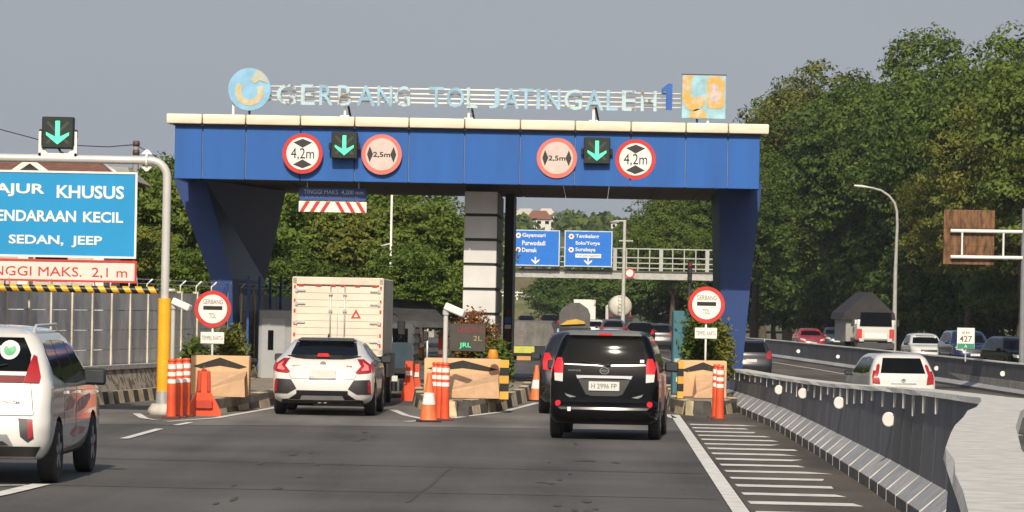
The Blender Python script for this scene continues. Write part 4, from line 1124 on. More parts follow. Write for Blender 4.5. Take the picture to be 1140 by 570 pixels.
# distance sign on the median wall
Yk = 146.0
p0 = P(1075, 388, Yk)
kt_ = T('distance_sign', 'small white KM 427 sign with green foot on the median wall', 'distance sign', (p0.x, Yk, P(1075, 401, Yk).z))
zb1 = P(1075, 388.5, Yk).z - kt_.location.z; zt1 = P(1075, 365, Yk).z - kt_.location.z
MB().box((0, .03, (zb1) / 2), (.05, .04, zb1 + .1)).build('post', STEEL, kt_)
MB().box((0, 0, (zb1 + zt1) / 2), (.68, .03, zt1 - zb1), bev=.008).build('plate', SIGNWHITE, kt_)
MB().box((0, -.019, zb1 + .11), (.65, .01, .20)).build('green_band', mat('km_green', (.03, .26, .15), .5), kt_)
dk = mat('km_text', (.10, .09, .08), .6)
lettering(kt_, 'KM', -.13, .13, zt1 - .25, zt1 - .14, -.016, dk, bold=0)
lettering(kt_, '427', -.24, .24, zt1 - .54, zt1 - .31, -.016, dk, bold=.01)
lettering(kt_, 'A', -.06, .06, zb1 + .04, zb1 + .17, -.025, SIGNWHITE, bold=0)

# ------------------------------------------------------------------ plants on the islands
def plant(px, py0, wpx, hpx, Y, label, m, seed, z0=.27, n=900, leaf=.07, m2=None):
    pb_ = P(px, py0, Y); s = F / Y
    w, h = wpx / s, hpx / s
    rng = np.random.default_rng(seed)
    t = T('shrub', label, 'shrub', (pb_.x, Y, z0), 0)
    stm = MB()
    for k in range(7):
        a = rng.uniform(0, 6.28); q = rng.uniform(.2, .45) * w
        stm.tube([(0, 0, 0), (cos(a) * q * .4, sin(a) * q * .4, h * .5), (cos(a) * q, sin(a) * q, h * .92)], [.02, .014, .004], 5)
    stm.build('stem', TRUNK, t)
    k = n // 10
    cc = rng.normal(0, 1, (k, 3)); cc /= np.linalg.norm(cc, axis=1)[:, None]; cc *= rng.uniform(.3, 1, (k, 1))
    cc = cc * np.array([w / 2, w / 2, h / 2]) + np.array([0, 0, h * .55])
    pts = (cc[:, None, :] + rng.normal(0, .09, (k, 10, 3))).reshape(-1, 3)
    nr = np.tile([0, -.3, .8], (len(pts), 1))
    q = leaf_arrays(rng, pts, nr, leaf, .4)
    if m2:
        sel = pts[:, 2] + rng.normal(0, h * .2, len(pts)) - pts[:, 0] * .25 > h * .62
        for nm, mm, qq in (('foliage', m, q[~sel]), ('young_foliage', m2, q[sel])):
            o = bpy.data.objects.new(nm, leaf_mesh(nm, qq, mm)); COL.objects.link(o); o.parent = t
    else:
        o = bpy.data.objects.new('foliage', leaf_mesh('foliage', q, m)); COL.objects.link(o); o.parent = t
    return t
plant(220, 405, 26, 54, 73.5, 'leafy shrub behind the round sign on the left island', LEAF_G, 1, n=1600)
plant(256, 405, 30, 70, 73.5, 'loose shrub right of the round sign on the left island', LEAF_Y, 2, n=1700)
plant(528, 400, 52, 88, 75.5, 'bushy shrub with red brown young leaves before the middle column', LEAF_G, 3, n=6500, leaf=.055, m2=LEAF_R)
plant(556, 400, 16, 56, 75, 'narrow green shrub at the right end of the display', LEAF_B, 4, n=1500)
plant(778, 400, 30, 108, 78.5, 'tall green shrub behind the round sign on the right island', LEAF_G, 5, n=2800)
plant(800, 400, 26, 78, 78.8, 'yellow green shrub between round sign and blue column', LEAF_Y, 6, n=2200)

# LED display on the middle island
Yd = 73.6
a_, c_ = P(500, 391, Yd), P(541, 361, Yd)
dt = T('message_display', 'dark LED message board with dim red and green letters on the middle island', 'display board', ((a_.x + c_.x) / 2, Yd, .27))
wv, z0_, z1_ = c_.x - a_.x, a_.z - .27, c_.z - .27
MB().box((0, .06, (z0_ + z1_) / 2), (wv, .14, z1_ - z0_), bev=.01).build('housing', DISPLAY, dt)
for s_ in (1, -1): MB().box((s_ * wv * .4, .08, z0_ / 2), (.05, .05, z0_)).build('leg', DARKPL, dt)
hh = z1_ - z0_
lettering(dt, 'GERBANG', -wv * .28, wv * .44, z0_ + hh * .68, z0_ + hh * .90, -.011, REDLED, bold=-.005)
lettering(dt, '2L', wv * .16, wv * .40, z0_ + hh * .40, z0_ + hh * .57, -.011, AMBERLED, bold=-.005)
lettering(dt, 'JRL', -wv * .22, wv * .10, z0_ + hh * .10, z0_ + hh * .32, -.011, LEDGREEN2, bold=0)
# yellow black post at the right end of the middle island, warning lamp
yb = P(561, 440, 71.8)
yt = T('marker_post', 'yellow and black banded marker box at the right end of the middle block', 'marker post', (yb.x, 71.8, .27))
m_ = MB()
for k in range(5): m_.box((0, 0, .07 + .15 * k), (.17, .3, .148), m=k % 2)
m_.build('box', [mat('marker_yellow', (.66, .36, .05), .6), BLACK], yt)
MB().lathe([(.09, .76), (.11, .80), (.08, .92), (.05, .94)], c=(-.22, 0, 0), n=12).build('amber_cap', mat('amber_cap', (.7, .28, .03), .4), yt, smooth=40)
rpb = P(564, 430, 92)
rt = T('red_post', 'dark red post with small blue and white signs beside the middle column', 'post', (rpb.x, 92, 0))
MB().box((0, 0, 1.0), (.10, .10, 2.0)).build('post', mat('dark_red', (.12, .02, .015), .6), rt)
MB().box((0, -.07, 1.72), (.16, .03, .15), bev=.01).build('blue_disc', mat('small_blue', (.03, .15, .5), .5), rt)
MB().box((0, -.07, 1.56), (.16, .03, .10), bev=.01).build('white_plate', SIGNWHITE, rt)
# toll machine on the right island
tm = P(758, 400, 79)
tt = T('toll_machine', 'teal toll card machine with cream panel on the right island', 'toll machine', (tm.x, 79, .27))
ztm = P(758, 346, 79).z - .27
MB().box((0, 0, ztm / 2), (.38, .7, ztm), bev=.02).build('cabinet', mat('teal_paint', (.05, .16, .20), .5), tt)
MB().box((0, -.36, ztm * .35), (.3, .02, .28)).build('panel', mat('machine_panel', (.45, .46, .36), .5), tt)
MB().box((.02, -.36, ztm * .18), (.26, .02, .10)).build('slot_plate', SIGNWHITE, tt)
mk = T('marker_post', 'yellow and black banded marker box at the left end of the right block', 'marker post', (P(757, 440, 75).x, 75, .27))
m_ = MB()
for k in range(5): m_.box((0, 0, .07 + .15 * k), (.12, .3, .148), m=k % 2)
m_.build('box', [mat('marker_yellow', (.66, .36, .05), .6), BLACK], mk)

# portable cabin, canopy and clutter left of the middle column
cb_ = P(308, 431, 88.5)
ct = T('portable_cabin', 'pale grey portable cabin with narrow dark door window beside the left column', 'cabin', (cb_.x + .30, 88.5, 0))
zt_ = P(308, 345, 88.5).z
MB().box((0, 1.2, zt_ / 2), (1.5, 2.4, zt_), bev=.02).build('wall', mat('cabin_grey', (.30, .31, .32), .6, var=.08), ct)
dd = MB().box((-.40, -.012, zt_ * .46), (.55, .03, zt_ * .86)).build('door', mat('cabin_door', (.36, .37, .38), .5, var=.06), ct)
MB().box((-.46, -.03, zt_ * .62), (.13, .02, .46)).build('door_window', GLASS, dd)
MB().box((-.18, -.04, zt_ * .42), (.03, .03, .12)).build('handle', STEEL, dd)
MB().box((.33, -.012, zt_ * .5), (.14, .03, zt_ * .9)).build('red_post', mat('dark_red2', (.18, .03, .02), .6), ct)
Yn = 88
nl, nr_ = P(436, 352, Yn), P(500, 354, Yn)
nt_ = T('canopy_tent', 'dark grey canopy roof on thin poles between box truck and middle column', 'canopy', ((nl.x + nr_.x) / 2, Yn, 0))
wv = nr_.x - nl.x; ze = nl.z; zr = P(450, 331.5, Yn).z
MB().hexa([(-wv / 2 - .3, -1.2, ze - .1), (wv / 2, -1.2, ze - .12), (wv / 2, 3, ze - .12), (-wv / 2 - .3, 3, ze - .1)], [(-wv / 2 - .3, .4, zr), (wv * .12, .4, zr - .08), (wv * .12, 1.4, zr - .08), (-wv / 2 - .3, 1.4, zr)]).build('roof', GREYTARP, nt_)
MB().box((0, -1.2, ze - .17), (wv + .1, .03, .14)).build('valance', GREYTARP, nt_)
for x in (-.45, .2, .62): MB().tube([(x * wv * .75, -1.15, 0), (x * wv * .75, -1.15, ze - .1)], .028, 8).build('pole', STEEL, nt_)
for (px, py0, py1, Y, w, lab) in [(455, 440, 402, 80, .34, 'orange road barrier half hidden behind the box truck'), (463, 440, 405, 81.5, .30, 'orange road barrier beside the middle island under the canopy'), (490, 420, 372, 88, .24, 'tall orange drum under the canopy')]:
    q = P(px, py0, Y); t = T('stored_barrier', lab, 'barrier', (q.x, Y, 0), 0, 'orange barriers kept under the canopy')
    hh = P(px, py1, Y).z
    MB().prism([(-w / 2, 0), (w / 2, 0), (w * .42, .2), (w * .25, hh * .6), (w * .22, hh), (-w * .22, hh), (-w * .25, hh * .6), (-w * .42, .2)], XZ(0), -.2, .5).build('body', ORANGE, t)
    MB().box((0, -.21, hh * .7), (w * .4, .03, .1)).build('band', REFLW, t)
q = P(460, 385, 89); t = T('yellow_crate', 'yellow crate on a dark table under the canopy', 'crate', (q.x, 89, .78))
MB().box((0, 0, .12), (.5, .4, .24), bev=.02).build('body', mat('crate_yellow', (.5, .26, .03), .6), t)
MB().box((0, 0, .245), (.54, .44, .03), bev=.008).build('rim', mat('crate_rim', (.42, .2, .03), .6), t)
t = T('folding_table', 'dark table beneath the grey canopy holding the crate', 'table', (q.x + .25, 89, 0))
MB().box((0, 0, .76), (1.5, .7, .04)).build('tabletop', DARKPL, t)
for sx in (1, -1):
    for sy in (1, -1): MB().box((sx * .68, sy * .3, .37), (.04, .04, .74)).build('leg', DARKPL, t)
q = P(436, 230, 135)
t = T('lamp_pole', 'thin white pole rising among the trees behind the gate', 'pole', (q.x, 135, 0))
MB().tube([(0, 0, 0), (0, 0, P(436, 215, 135).z)], .04, 8).build('pole', WHITE, t)
MB().tube([(0, 0, P(436, 271, 135).z), (-.35, 0, P(436, 274, 135).z)], .02, 6).build('arm', WHITE, t)

# ------------------------------------------------------------------ footbridge and direction signs
YB = 262.0
def bz(py, px=690): return P(px, py, YB).z
xa, xb = at(478, YB), at(812, YB)
fb_ = T('footbridge', 'grey footbridge with white railing crossing behind the toll gate', 'footbridge', (0, YB, 0))
zd0, zd1 = bz(311.5, 740), bz(303.5, 740)
MB().box(((xa + xb) / 2, 1, (zd0 + zd1) / 2), (xb - xa, 2.2, zd1 - zd0)).build('deck', mat('bridge_deck', (.42, .42, .39), .7, var=.15), fb_)
MB().box(((xa + xb) / 2, -.12, zd1 + .04), (xb - xa, .12, .10)).build('walkway_edge', mat('walk_edge', (.10, .09, .08), .8), fb_)
BR = mat('bridge_rail', (.42, .43, .40), .6, var=.1)
for k, zz in enumerate((zd1 + .28, zd1 + .62, zd1 + 1.0, zd1 + 1.62)): MB().box(((xa + xb) / 2, 0, zz), (xb - xa, .06, .07)).build('rail', BR, fb_)
n_ = 26
for k in range(n_ + 1):
    big = k % 4 == 0
    MB().box((xa + (xb - xa) * k / n_, .02, zd1 + .8), (.26 if big else .07, .08, 1.66)).build('baluster', BR, fb_)
for px in (478, 812): MB().box((at(px, YB), 1, zd0 / 2), (.7, .9, zd0)).build('pier', CONC, fb_)
SB = mat('direction_blue', (.008, .16, .62), .45, var=.06)
def dsign(px0, px1, py0, py1, label, rows, arrow, extra=None):
    Y = YB - .7
    a, c = P(px0, py1, Y), P(px1, py0, Y)
    t = T('direction_sign', label, 'road sign', ((a.x + c.x) / 2, Y, a.z), 0, 'blue direction signs on the footbridge')
    w, h = c.x - a.x, c.z - a.z
    MB().box((0, 0, h / 2), (w, .08, h)).build('panel', SB, t)
    fr = MB(); e = .07
    fr.box((0, -.01, e / 2), (w, .10, e)).box((0, -.01, h - e / 2), (w, .10, e))
    for s_ in (1, -1): fr.box((s_ * (w / 2 - e / 2), -.01, h / 2), (e, .098, h - 2 * e))
    fr.build('edge', mat('sign_edge', (.5, .62, .74), .5), t)
    for (txt, u0, u1, v0, v1, mk_) in rows:
        lettering(t, txt, w * (u0 - .5), w * (u1 - .5), h * v0, h * v1, -.041, SIGNWHITE, bold=.02)
        if mk_: MB().prism(disc(6, .2, w * (.14 - .5), h * (v0 + v1) / 2), XZ(0), -.05, -.041).build('route_shield', SIGNWHITE, t); MB().prism(disc(12, .08, w * (.14 - .5), h * (v0 + v1) / 2), XZ(0), -.055, -.0505).build('shield_dot', RED, t)
    ar = MB()
    x = w * (arrow - .5)
    ar.prism([(x - .05, .62), (x + .05, .62), (x + .05, .35), (x - .05, .35)][::-1], XZ(0), -.048, -.041)
    ar.prism([(x - .28, .38), (x, .12), (x + .28, .38), (x + .28, .48), (x, .30), (x - .28, .48)], XZ(0), -.05, -.041)
    ar.build('arrow', SIGNWHITE, t)
    if extra:
        MB().box((0, -.045, h * .305), (w * .54, .012, h * .11)).build('white_panel', SIGNWHITE, t)
        lettering(t, extra, -w * .25, w * .25, h * .27, h * .34, -.052, mat('blue_text', (.05, .12, .4), .5), bold=0)
    for s_ in (1, -1): MB().box((s_ * w * .3, .25, h * .4), (.1, .4, h * .9)).build('bracket', BR, t)
dsign(569, 623.5, 256.5, 295.5, 'blue direction sign reading Gayamsari Purwodadi Demak', [('Gayamsari', .22, .70, .77, .91, True), ('Purwodadi', .22, .70, .57, .70, False), ('Demak', .22, .53, .38, .50, True)], .50)
dsign(628, 682, 257.5, 296.5, 'blue direction sign reading Tembalang Solo Yogya Surabaya', [('Tembalang', .23, .72, .77, .90, True), ('Solo/Yogya', .23, .74, .58, .71, False), ('Surabaya', .23, .65, .40, .53, True)], .50, 'Via Jatingaleh')
Y = YB - 1.0
a, c = P(503, 282, Y), P(517, 262, Y)
t = T('side_sign', 'small blue sign half hidden behind the middle column', 'road sign', ((a.x + c.x) / 2, Y, 0))
MB().box((0, 0, (a.z + c.z) / 2), (c.x - a.x, .08, c.z - a.z)).build('panel', mat('side_blue', (.01, .10, .28), .5), t)
for k in range(6): MB().box((.05, 0, a.z - .25 - .28 * k), (c.x - a.x, .06, .08)).build('rung', BR, t)
for s_ in (1, -1): MB().box((s_ * .42, .06, a.z / 2), (.08, .08, a.z)).build('post', BR, t)
Yp = 240
q = P(694, 330, Yp)
t = T('street_lamp', 'straight pale street lamp pole right of the direction signs', 'street lamp', (q.x, Yp, 0))
zt_ = P(694, 246, Yp).z
MB().lathe([(.14, 0), (.10, zt_)], n=10).build('pole', mat('pole_pale', (.46, .45, .41), .6), t, smooth=40)
MB().box((-.25, 0, zt_), (.7, .16, .09), bev=.02).build('lamp_head', SILVERP, t)
MB().box((.1, -.05, P(694, 268, Yp).z), (.9, .06, .08)).build('bracket_arm', BR, t)
q = P(701, 304, YB - .9)
t = T('round_sign', 'small round red ringed sign on the footbridge deck edge', 'traffic sign', (q.x, YB - .9, q.z))
MB().prism(disc(20, .36), XZ(0), 0, .05).build('rim', RED, t); MB().prism(disc(20, .25), XZ(0), -.012, 0).build('face', SIGNWHITE, t)
MB().box((0, .25, .05), (.06, .45, .3)).build('bracket', BR, t)
Yt = 120
q = P(768, 300, Yt)
t = T('traffic_light', 'black traffic light on a dark pole behind the right island', 'traffic light', (q.x, Yt, 0))
z1_ = P(768, 291, Yt).z; z0_ = P(768, 314, Yt).z
MB().lathe([(.07, 0), (.06, z0_)], n=8).build('pole', DARKPL, t)
MB().box((0, 0, (z0_ + z1_) / 2), (.14, .2, z1_ - z0_), bev=.02).build('housing', BLACK, t)
for k in range(3): MB().lathe([(.05, -.13), (.05, -.10)], axis='Y', c=(0, 0, z0_ + (z1_ - z0_) * (k + .5) / 3), n=10).build('lens', LAMPRED if k == 2 else DARKPL, t)

# right side: street lamp, rusty sign back, post
Ys = 238
q = P(996, 345, Ys)
t = T('street_lamp', 'tall curved arm street lamp before the dark trees on the right', 'street lamp', (q.x, Ys, -.5))
def lq(px, py): w_ = P(px, py, Ys); return Vector((w_.x - q.x, 0, w_.z + .5))
MB().tube([(0, 0, 0), lq(997, 300), lq(999, 250), lq(998.5, 235), lq(996, 226), lq(990, 218), lq(981, 212), lq(970, 209)], [.16, .12, .09, .085, .08, .075, .07, .065], 8).build('pole', mat('lamp_grey', (.38, .38, .36), .6), t, smooth=60)
MB().tube([lq(970, 209), lq(960, 207.5), lq(951, 206.5)], [.05, .09, .06], 8).build('lamp_head', SILVERP, t, smooth=60)
Yr = 144
q = P(1138, 392, Yr)
t = T('gantry_post', 'grey cantilever post at the right edge with white arms and a rusty sign back', 'sign gantry', (q.x, Yr, -.5))
def lr(px, py): w_ = P(px, py, Yr); return w_.x - q.x, w_.z + .5
zt_ = lr(1138, 232)[1]
MB().lathe([(.13, 0), (.11, zt_)], n=12).build('post', mat('post_grey', (.20, .21, .22), .6), t, smooth=40)
for py in (257, 286):
    (x0, z0), (x1, z1) = lr(1058, py), lr(1138, py + 1.2)
    MB().tube([(x0, -.08, z0), (x1, -.08, z1)], .07, 8).build('arm', WHITE, t, smooth=60)
for px in (1071, 1117):
    (x0, z0), (_, z1) = lr(px, 257), lr(px, 286)
    MB().tube([(x0, -.09, z0), (x0, -.09, z1)], .04, 8).build('brace', WHITE, t, smooth=60)
(x0, z0), (x1, z1) = lr(1050, 294), lr(1108, 234)
RUST = mat('rusty_sheet', (.07, .035, .018), .85, col2=(.22, .11, .05), scale=2.5, thr=(.35, .62), stretch=(2.5, 1, .8))
rb = MB()
for i in range(3):
    for j in range(3): rb.box((x0 + (x1 - x0) * (i + .5) / 3, .08, z0 + (z1 - z0) * (j + .5) / 3), ((x1 - x0) / 3 - .012, .05, (z1 - z0) / 3 - .012))
rb.build('sign_back', RUST, t)
rbf = MB()
for i in range(9): rbf.box((x0 + (x1 - x0) * (i + .5) / 9, .04, (z0 + z1) / 2 + .1), (.03, .04, (z1 - z0) * .72))
rbf.build('stiffener', RUST, t)

# ------------------------------------------------------------------ vehicles
def pchip(xs, ys, x):
    n = len(xs); h = [xs[i + 1] - xs[i] for i in range(n - 1)]; dl = [(ys[i + 1] - ys[i]) / h[i] for i in range(n - 1)]
    m = [dl[0]] + [0 if dl[i - 1] * dl[i] <= 0 else 2 * dl[i - 1] * dl[i] / (dl[i - 1] + dl[i]) for i in range(1, n - 1)] + [dl[-1]]
    for i in range(n - 1):
        if x <= xs[i + 1] or i == n - 2:
            t = (x - xs[i]) / h[i]
            return (ys[i] * (2 * t**3 - 3 * t**2 + 1) + h[i] * m[i] * (t**3 - 2 * t**2 + t) + ys[i + 1] * (-2 * t**3 + 3 * t**2) + h[i] * m[i + 1] * (t**3 - t**2))
def paint(name, col, metal=0.0, rough=0.28, coat=1.0):
    return mat(name, col, rough, metal=metal, var=.03, coat=coat, scale=1.5)
WHEEL_CACHE = {}
def wheel(parent, x, y, r, wd=.20):
    k = (r, wd)
    if k not in WHEEL_CACHE:
        b = MB()
        h = wd / 2
        b.lathe([(r * .62, -h * .9), (r * .90, -h), (r * .985, -h * .80), (r, -h * .45), (r, h * .45), (r * .985, h * .80), (r * .90, h), (r * .62, h * .9)], axis='X', n=32)
        o = b.build('wheel', RUBBER, smooth=40); tm = o.data; bpy.data.objects.remove(o)
        b = MB()
        for s in (1,):
            b.lathe([(r * .66, h * .86), (r * .64, h * .98), (r * .60, h * .80), (r * .20, h * .55), (r * .10, h * .75), (.001, h * .75)], axis='X', n=28, m=1)
            for q in range(5):
                M = Matrix.Rotation(2 * pi * q / 5, 4, 'X')
                b.box(M @ Vector((h * .78, 0, r * .36)), (.035, .085, r * .52), rot=M, bev=.01)
        o = b.build('rim', [ALLOY, DARKPL], smooth=40); rm = o.data; bpy.data.objects.remove(o)
        WHEEL_CACHE[k] = (tm, rm)
    tm, rm = WHEEL_CACHE[k]
    w = bpy.data.objects.new('wheel', tm); COL.objects.link(w); w.parent = parent; w.location = (x, y, r)
    if x < 0: w.rotation_euler = (0, 0, pi)
    q = bpy.data.objects.new('rim', rm); COL.objects.link(q); q.parent = w
    return w
class Car:
    """body lofted from level slices: (z, y rear, y front, half width, rear corner, rear bow, front corner, front bow)"""
    def __init__(s, name, label, cat, loc, rz, mbody, L, lv, wheels, r, track, group=None, wd=.20, arch=1.13):
        s.L = L
        s.t = T(name, label, cat, loc, rz, group)
        zs = [l[0] for l in lv]
        cols = [[l[k] for l in lv] for k in range(8)]
        zz = []
        for a, b in zip(zs, zs[1:]):
            n = max(1, min(4, int((b - a) / .035)))
            zz += [a + (b - a) * k / n for k in range(n)]
        zz.append(zs[-1])
        bm = bmesh.new(); rings = []
        for z in zz:
            yr, yf, w, cr, br, cf, bf = [pchip(zs, cols[k], z) for k in range(1, 8)]
            pts = []
            for k in range(11): u = -1 + 2 * k / 10; pts.append((u * (w - cr), yr, 'r'))
            for k in range(1, 6): a = R(-90 + 90 * k / 6); pts.append((w - cr + cr * cos(a), yr + cr + cr * sin(a), 'r'))
            for k in range(15): pts.append((w, yr + cr + (yf - cf - yr - cr) * k / 14, ''))
            for k in range(1, 6): a = R(90 * k / 6); pts.append((w - cf + cf * cos(a), yf - cf + cf * sin(a), 'f'))
            for k in range(11): u = 1 - 2 * k / 10; pts.append((u * (w - cf), yf, 'f'))
            for k in range(1, 6): a = R(90 + 90 * k / 6); pts.append((-w + cf + cf * cos(a), yf - cf + cf * sin(a), 'f'))
            for k in range(15): pts.append((-w, yf - cf - (yf - cf - yr - cr) * k / 14, ''))
            for k in range(1, 6): a = R(180 + 90 * k / 6); pts.append((-w + cr + cr * cos(a), yr + cr + cr * sin(a), 'r'))
            rg = []
            for x, y, q in pts:
                bw = (1 - (x / w) ** 2)
                if q == 'r': y -= br * (bw - 0.0)
                if q == 'f': y += bf * bw
                rg.append(bm.verts.new((x, y - L / 2, z)))
            rings.append(rg)
        n = len(rings[0])
        for a, b in zip(rings, rings[1:]):
            for k in range(n): bm.faces.new((a[k], a[(k + 1) % n], b[(k + 1) % n], b[k]))
        # crowned roof: concentric rings
        top = rings[-1]; cx = sum((v.co for v in top), Vector()) / n
        prev = top
        for f_, dz in ((.8, .018), (.55, .032), (.25, .040)):
            cur = [bm.verts.new(Vector((cx.x + (v.co.x - cx.x) * f_, cx.y + (v.co.y - cx.y) * f_, v.co.z + dz))) for v in top]
            for k in range(n): bm.faces.new((prev[k], prev[(k + 1) % n], cur[(k + 1) % n], cur[k]))
            prev = cur
        bm.faces.new(prev)
        bm.faces.new(rings[0][::-1])
        bmesh.ops.recalc_face_normals(bm, faces=bm.faces)
        me = bpy.data.meshes.new('body'); bm.to_mesh(me); bm.free()
        me.materials.append(mbody); me.materials.append(DARKPL)
        o = bpy.data.objects.new('body', me); COL.objects.link(o)
        # wheel arches
        cb = MB()
        for y in wheels:
            for sx in (1, -1):
                cb.lathe([(r * arch, -.2), (r * arch, .25)], axis='X', c=(sx * (track + .06), y - L / 2, r * 1.02), n=32, m=1)
        co = cb.build('cutter', [mbody, DARKPL])
        md = o.modifiers.new('b', 'BOOLEAN'); md.operation = 'DIFFERENCE'; md.object = co; md.solver = 'EXACT'
        bpy.context.view_layer.update()
        nm = bpy.data.meshes.new_from_object(o.evaluated_get(bpy.context.evaluated_depsgraph_get()))
        bpy.data.objects.remove(o); bpy.data.objects.remove(co)
        if len(nm.polygons) < 200: print('BOOLEAN FAILED', name); nm = me
        nm.name = 'body'
        nm.shade_smooth(); nm.set_sharp_from_angle(angle=R(32))
        s.body = bpy.data.objects.new('body', nm); COL.objects.link(s.body); s.body.parent = s.t
        b2 = bmesh.new(); b2.from_mesh(nm); s.bvh = BVHTree.FromBMesh(b2); b2.free()
        for y in wheels:
            for sx in (1, -1): wheel(s.t, sx * (track - wd / 2 + .02), y - L / 2, r, wd)
    def hit(s, view, u, v):
        L = s.L
        if view == 'rear': o, d = Vector((u, -L, v)), Vector((0, 1, 0))
        elif view == 'front': o, d = Vector((u, L, v)), Vector((0, -1, 0))
        elif view == 'right': o, d = Vector((4, u - L / 2, v)), Vector((-1, 0, 0))
        elif view == 'left': o, d = Vector((-4, u - L / 2, v)), Vector((1, 0, 0))
        else: o, d = Vector((u, v - L / 2, 5)), Vector((0, 0, -1))
        p, n, _, _ = s.bvh.ray_cast(o, d)
        if p is None or n.dot(d) > -0.08:
            q = o + d * (L if view in ('rear', 'front') else 3)
            q = o + d * ((L - s.L / 2 + .15) if view in ('rear', 'front') else 3.2)
            p, n, _, _ = s.bvh.find_nearest(q)
        return p, n, d
    def patch(s, name, m, view, pts, off=.006, th=.03, step=.07, parent=None, smooth=True):
        bm = bmesh.new()
        if sum(a[0] * b[1] - b[0] * a[1] for a, b in zip(pts, pts[1:] + pts[:1])) < 0: pts = pts[::-1]
        f = bm.faces.new([bm.verts.new((u, v, 0)) for u, v in pts])
        us = [p[0] for p in pts]; vs = [p[1] for p in pts]
        for lo, hi, ax in ((min(us), max(us), 0), (min(vs), max(vs), 1)):
            n = max(1, int((hi - lo) / step))
            for k in range(1, n):
                c = [0, 0, 0]; c[ax] = lo + (hi - lo) * k / n
                nn = [0, 0, 0]; nn[ax] = 1
                bmesh.ops.bisect_plane(bm, geom=bm.verts[:] + bm.edges[:] + bm.faces[:], plane_co=c, plane_no=nn, dist=1e-5)
        bmesh.ops.triangulate(bm, faces=bm.faces[:])
        outer = {}
        for v in bm.verts:
            p, n, d = s.hit(view, v.co.x, v.co.y)
            outer[v] = (p, n, d)
        for v, (p, n, d) in outer.items(): v.co = p + (n * .5 - d * .5).normalized() * off
        r = bmesh.ops.extrude_face_region(bm, geom=bm.faces[:])
        nv = [e for e in r['geom'] if isinstance(e, bmesh.types.BMVert)]
        d = {'rear': (0, 1, 0), 'front': (0, -1, 0), 'right': (-1, 0, 0), 'left': (1, 0, 0), 'top': (0, 0, -1)}[view]
        for v in nv: v.co += Vector(d) * th
        bmesh.ops.recalc_face_normals(bm, faces=bm.faces[:])
        me = bpy.data.meshes.new(name); bm.to_mesh(me); bm.free()
        if smooth: me.shade_smooth(); me.set_sharp_from_angle(angle=R(40))
        me.materials.append(m)
        o = bpy.data.objects.new(name, me); COL.objects.link(o); o.parent = parent or s.t
        return o
    def both(s, name, m, pts, **k):
        for vw in ('right', 'left'): s.patch(name, m, vw, pts, **k)
    def mir(s, name, m, view, pts, **k):
        for q in (1, -1): s.patch(name, m, view, [(q * u, v) for u, v in pts], **k)
    def mirror(s, x, y, z, m, size=1.0):
        for sx in (1, -1):
            b = MB().box((sx * (x + .11), y - s.L / 2, z), (.20 * size, .10, .145 * size), bev=.035, seg=2)
            b.box((sx * (x + .01), y - s.L / 2 + .01, z - .05), (.12, .05, .04))
            o = b.build('door_mirror', m, s.t, smooth=50)
            MB().box((sx * (x + .115), y - s.L / 2 - .052, z + .002), (.16 * size, .006, .105 * size), bev=.002).build('mirror_glass', mat('mirror_glass', (.05, .055, .06), .08, metal=.0), o)
    def plate(s, view, z0, z1, hw, txt=None, y=None):
        sgn = -1 if view == 'rear' else 1
        p, n, d = s.hit(view, 0, (z0 + z1) / 2)
        yy = p.y + sgn * .022
        pl = MB().box((0, yy, (z0 + z1) / 2), (hw * 2, .022, z1 - z0), bev=.004).build('number_plate', PLATE, s.t)
        if txt and view == 'rear': lettering(pl, txt, -hw * .82, hw * .82, z0 + (z1 - z0) * .25, z0 + (z1 - z0) * .78, yy - .0112, mat('plate_text', (.12, .12, .12), .6), bold=.0, th=.004)
        return pl
    def letter(s, txt, x0, x1, z0, z1, m):
        p, n, d = s.hit('rear', (x0 + x1) / 2, (z0 + z1) / 2)
        return lettering(s.t, txt, x0, x1, z0, z1, p.y - .004, m, name='badge_lettering', bold=.01, th=.006)
    def badge(s, z, w, h, view='rear'):
        p, n, d = s.hit(view, 0, z)
        sgn = -1 if view == 'rear' else 1
        b = MB().prism(arc(1, .78, 0, 359, 24), lambda u, v, dd: Vector((u * w, p.y + sgn * (.004 + dd), z + v * h)), 0, .014)
        b.prism(arc(.45, .30, 0, 359, 16), lambda u, v, dd: Vector((u * w, p.y + sgn * (.004 + dd), z + v * h)), 0, .012)
        b.prism([(-.8, -.08), (.8, -.08), (.8, .1), (-.8, .1)], lambda u, v, dd: Vector((u * w, p.y + sgn * (.004 + dd), z + v * h)), 0, .010)
        b.build('badge', CHROME, s.t)
    def wiper(s, x0, z0, x1, z1):
        a, _, _ = s.hit('rear', x0, z0); c, _, _ = s.hit('rear', x1, z1)
        o = Vector((0, -.03, 0))
        MB().tube([a + o * .3, a + o, c + o], [.022, .012, .008], 6).build('wiper', DARKPL, s.t)
def facing(p0, p1): return -math.atan2(p1[0] - p0[0], p1[1] - p0[1])
WHITEP = paint('pearl_white_paint', (.64, .625, .59), .0, .25)
BLACKP = mat('gloss_black_paint', (.0025, .0025, .003), .13, var=.05, spec=.28)
TRIMB = mat('satin_black_trim', (.015, .015, .016), .35, var=.1)
DIFF = mat('grey_skid_plate', (.30, .30, .31), .4, metal=.3)
DECALREFL = mat('decal_reflection_red', (.55, .20, .18), .4, col2=(.60, .48, .45), scale=5, thr=(.45, .6))  # for the minivan's decal and the people carrier's painted-on reflections

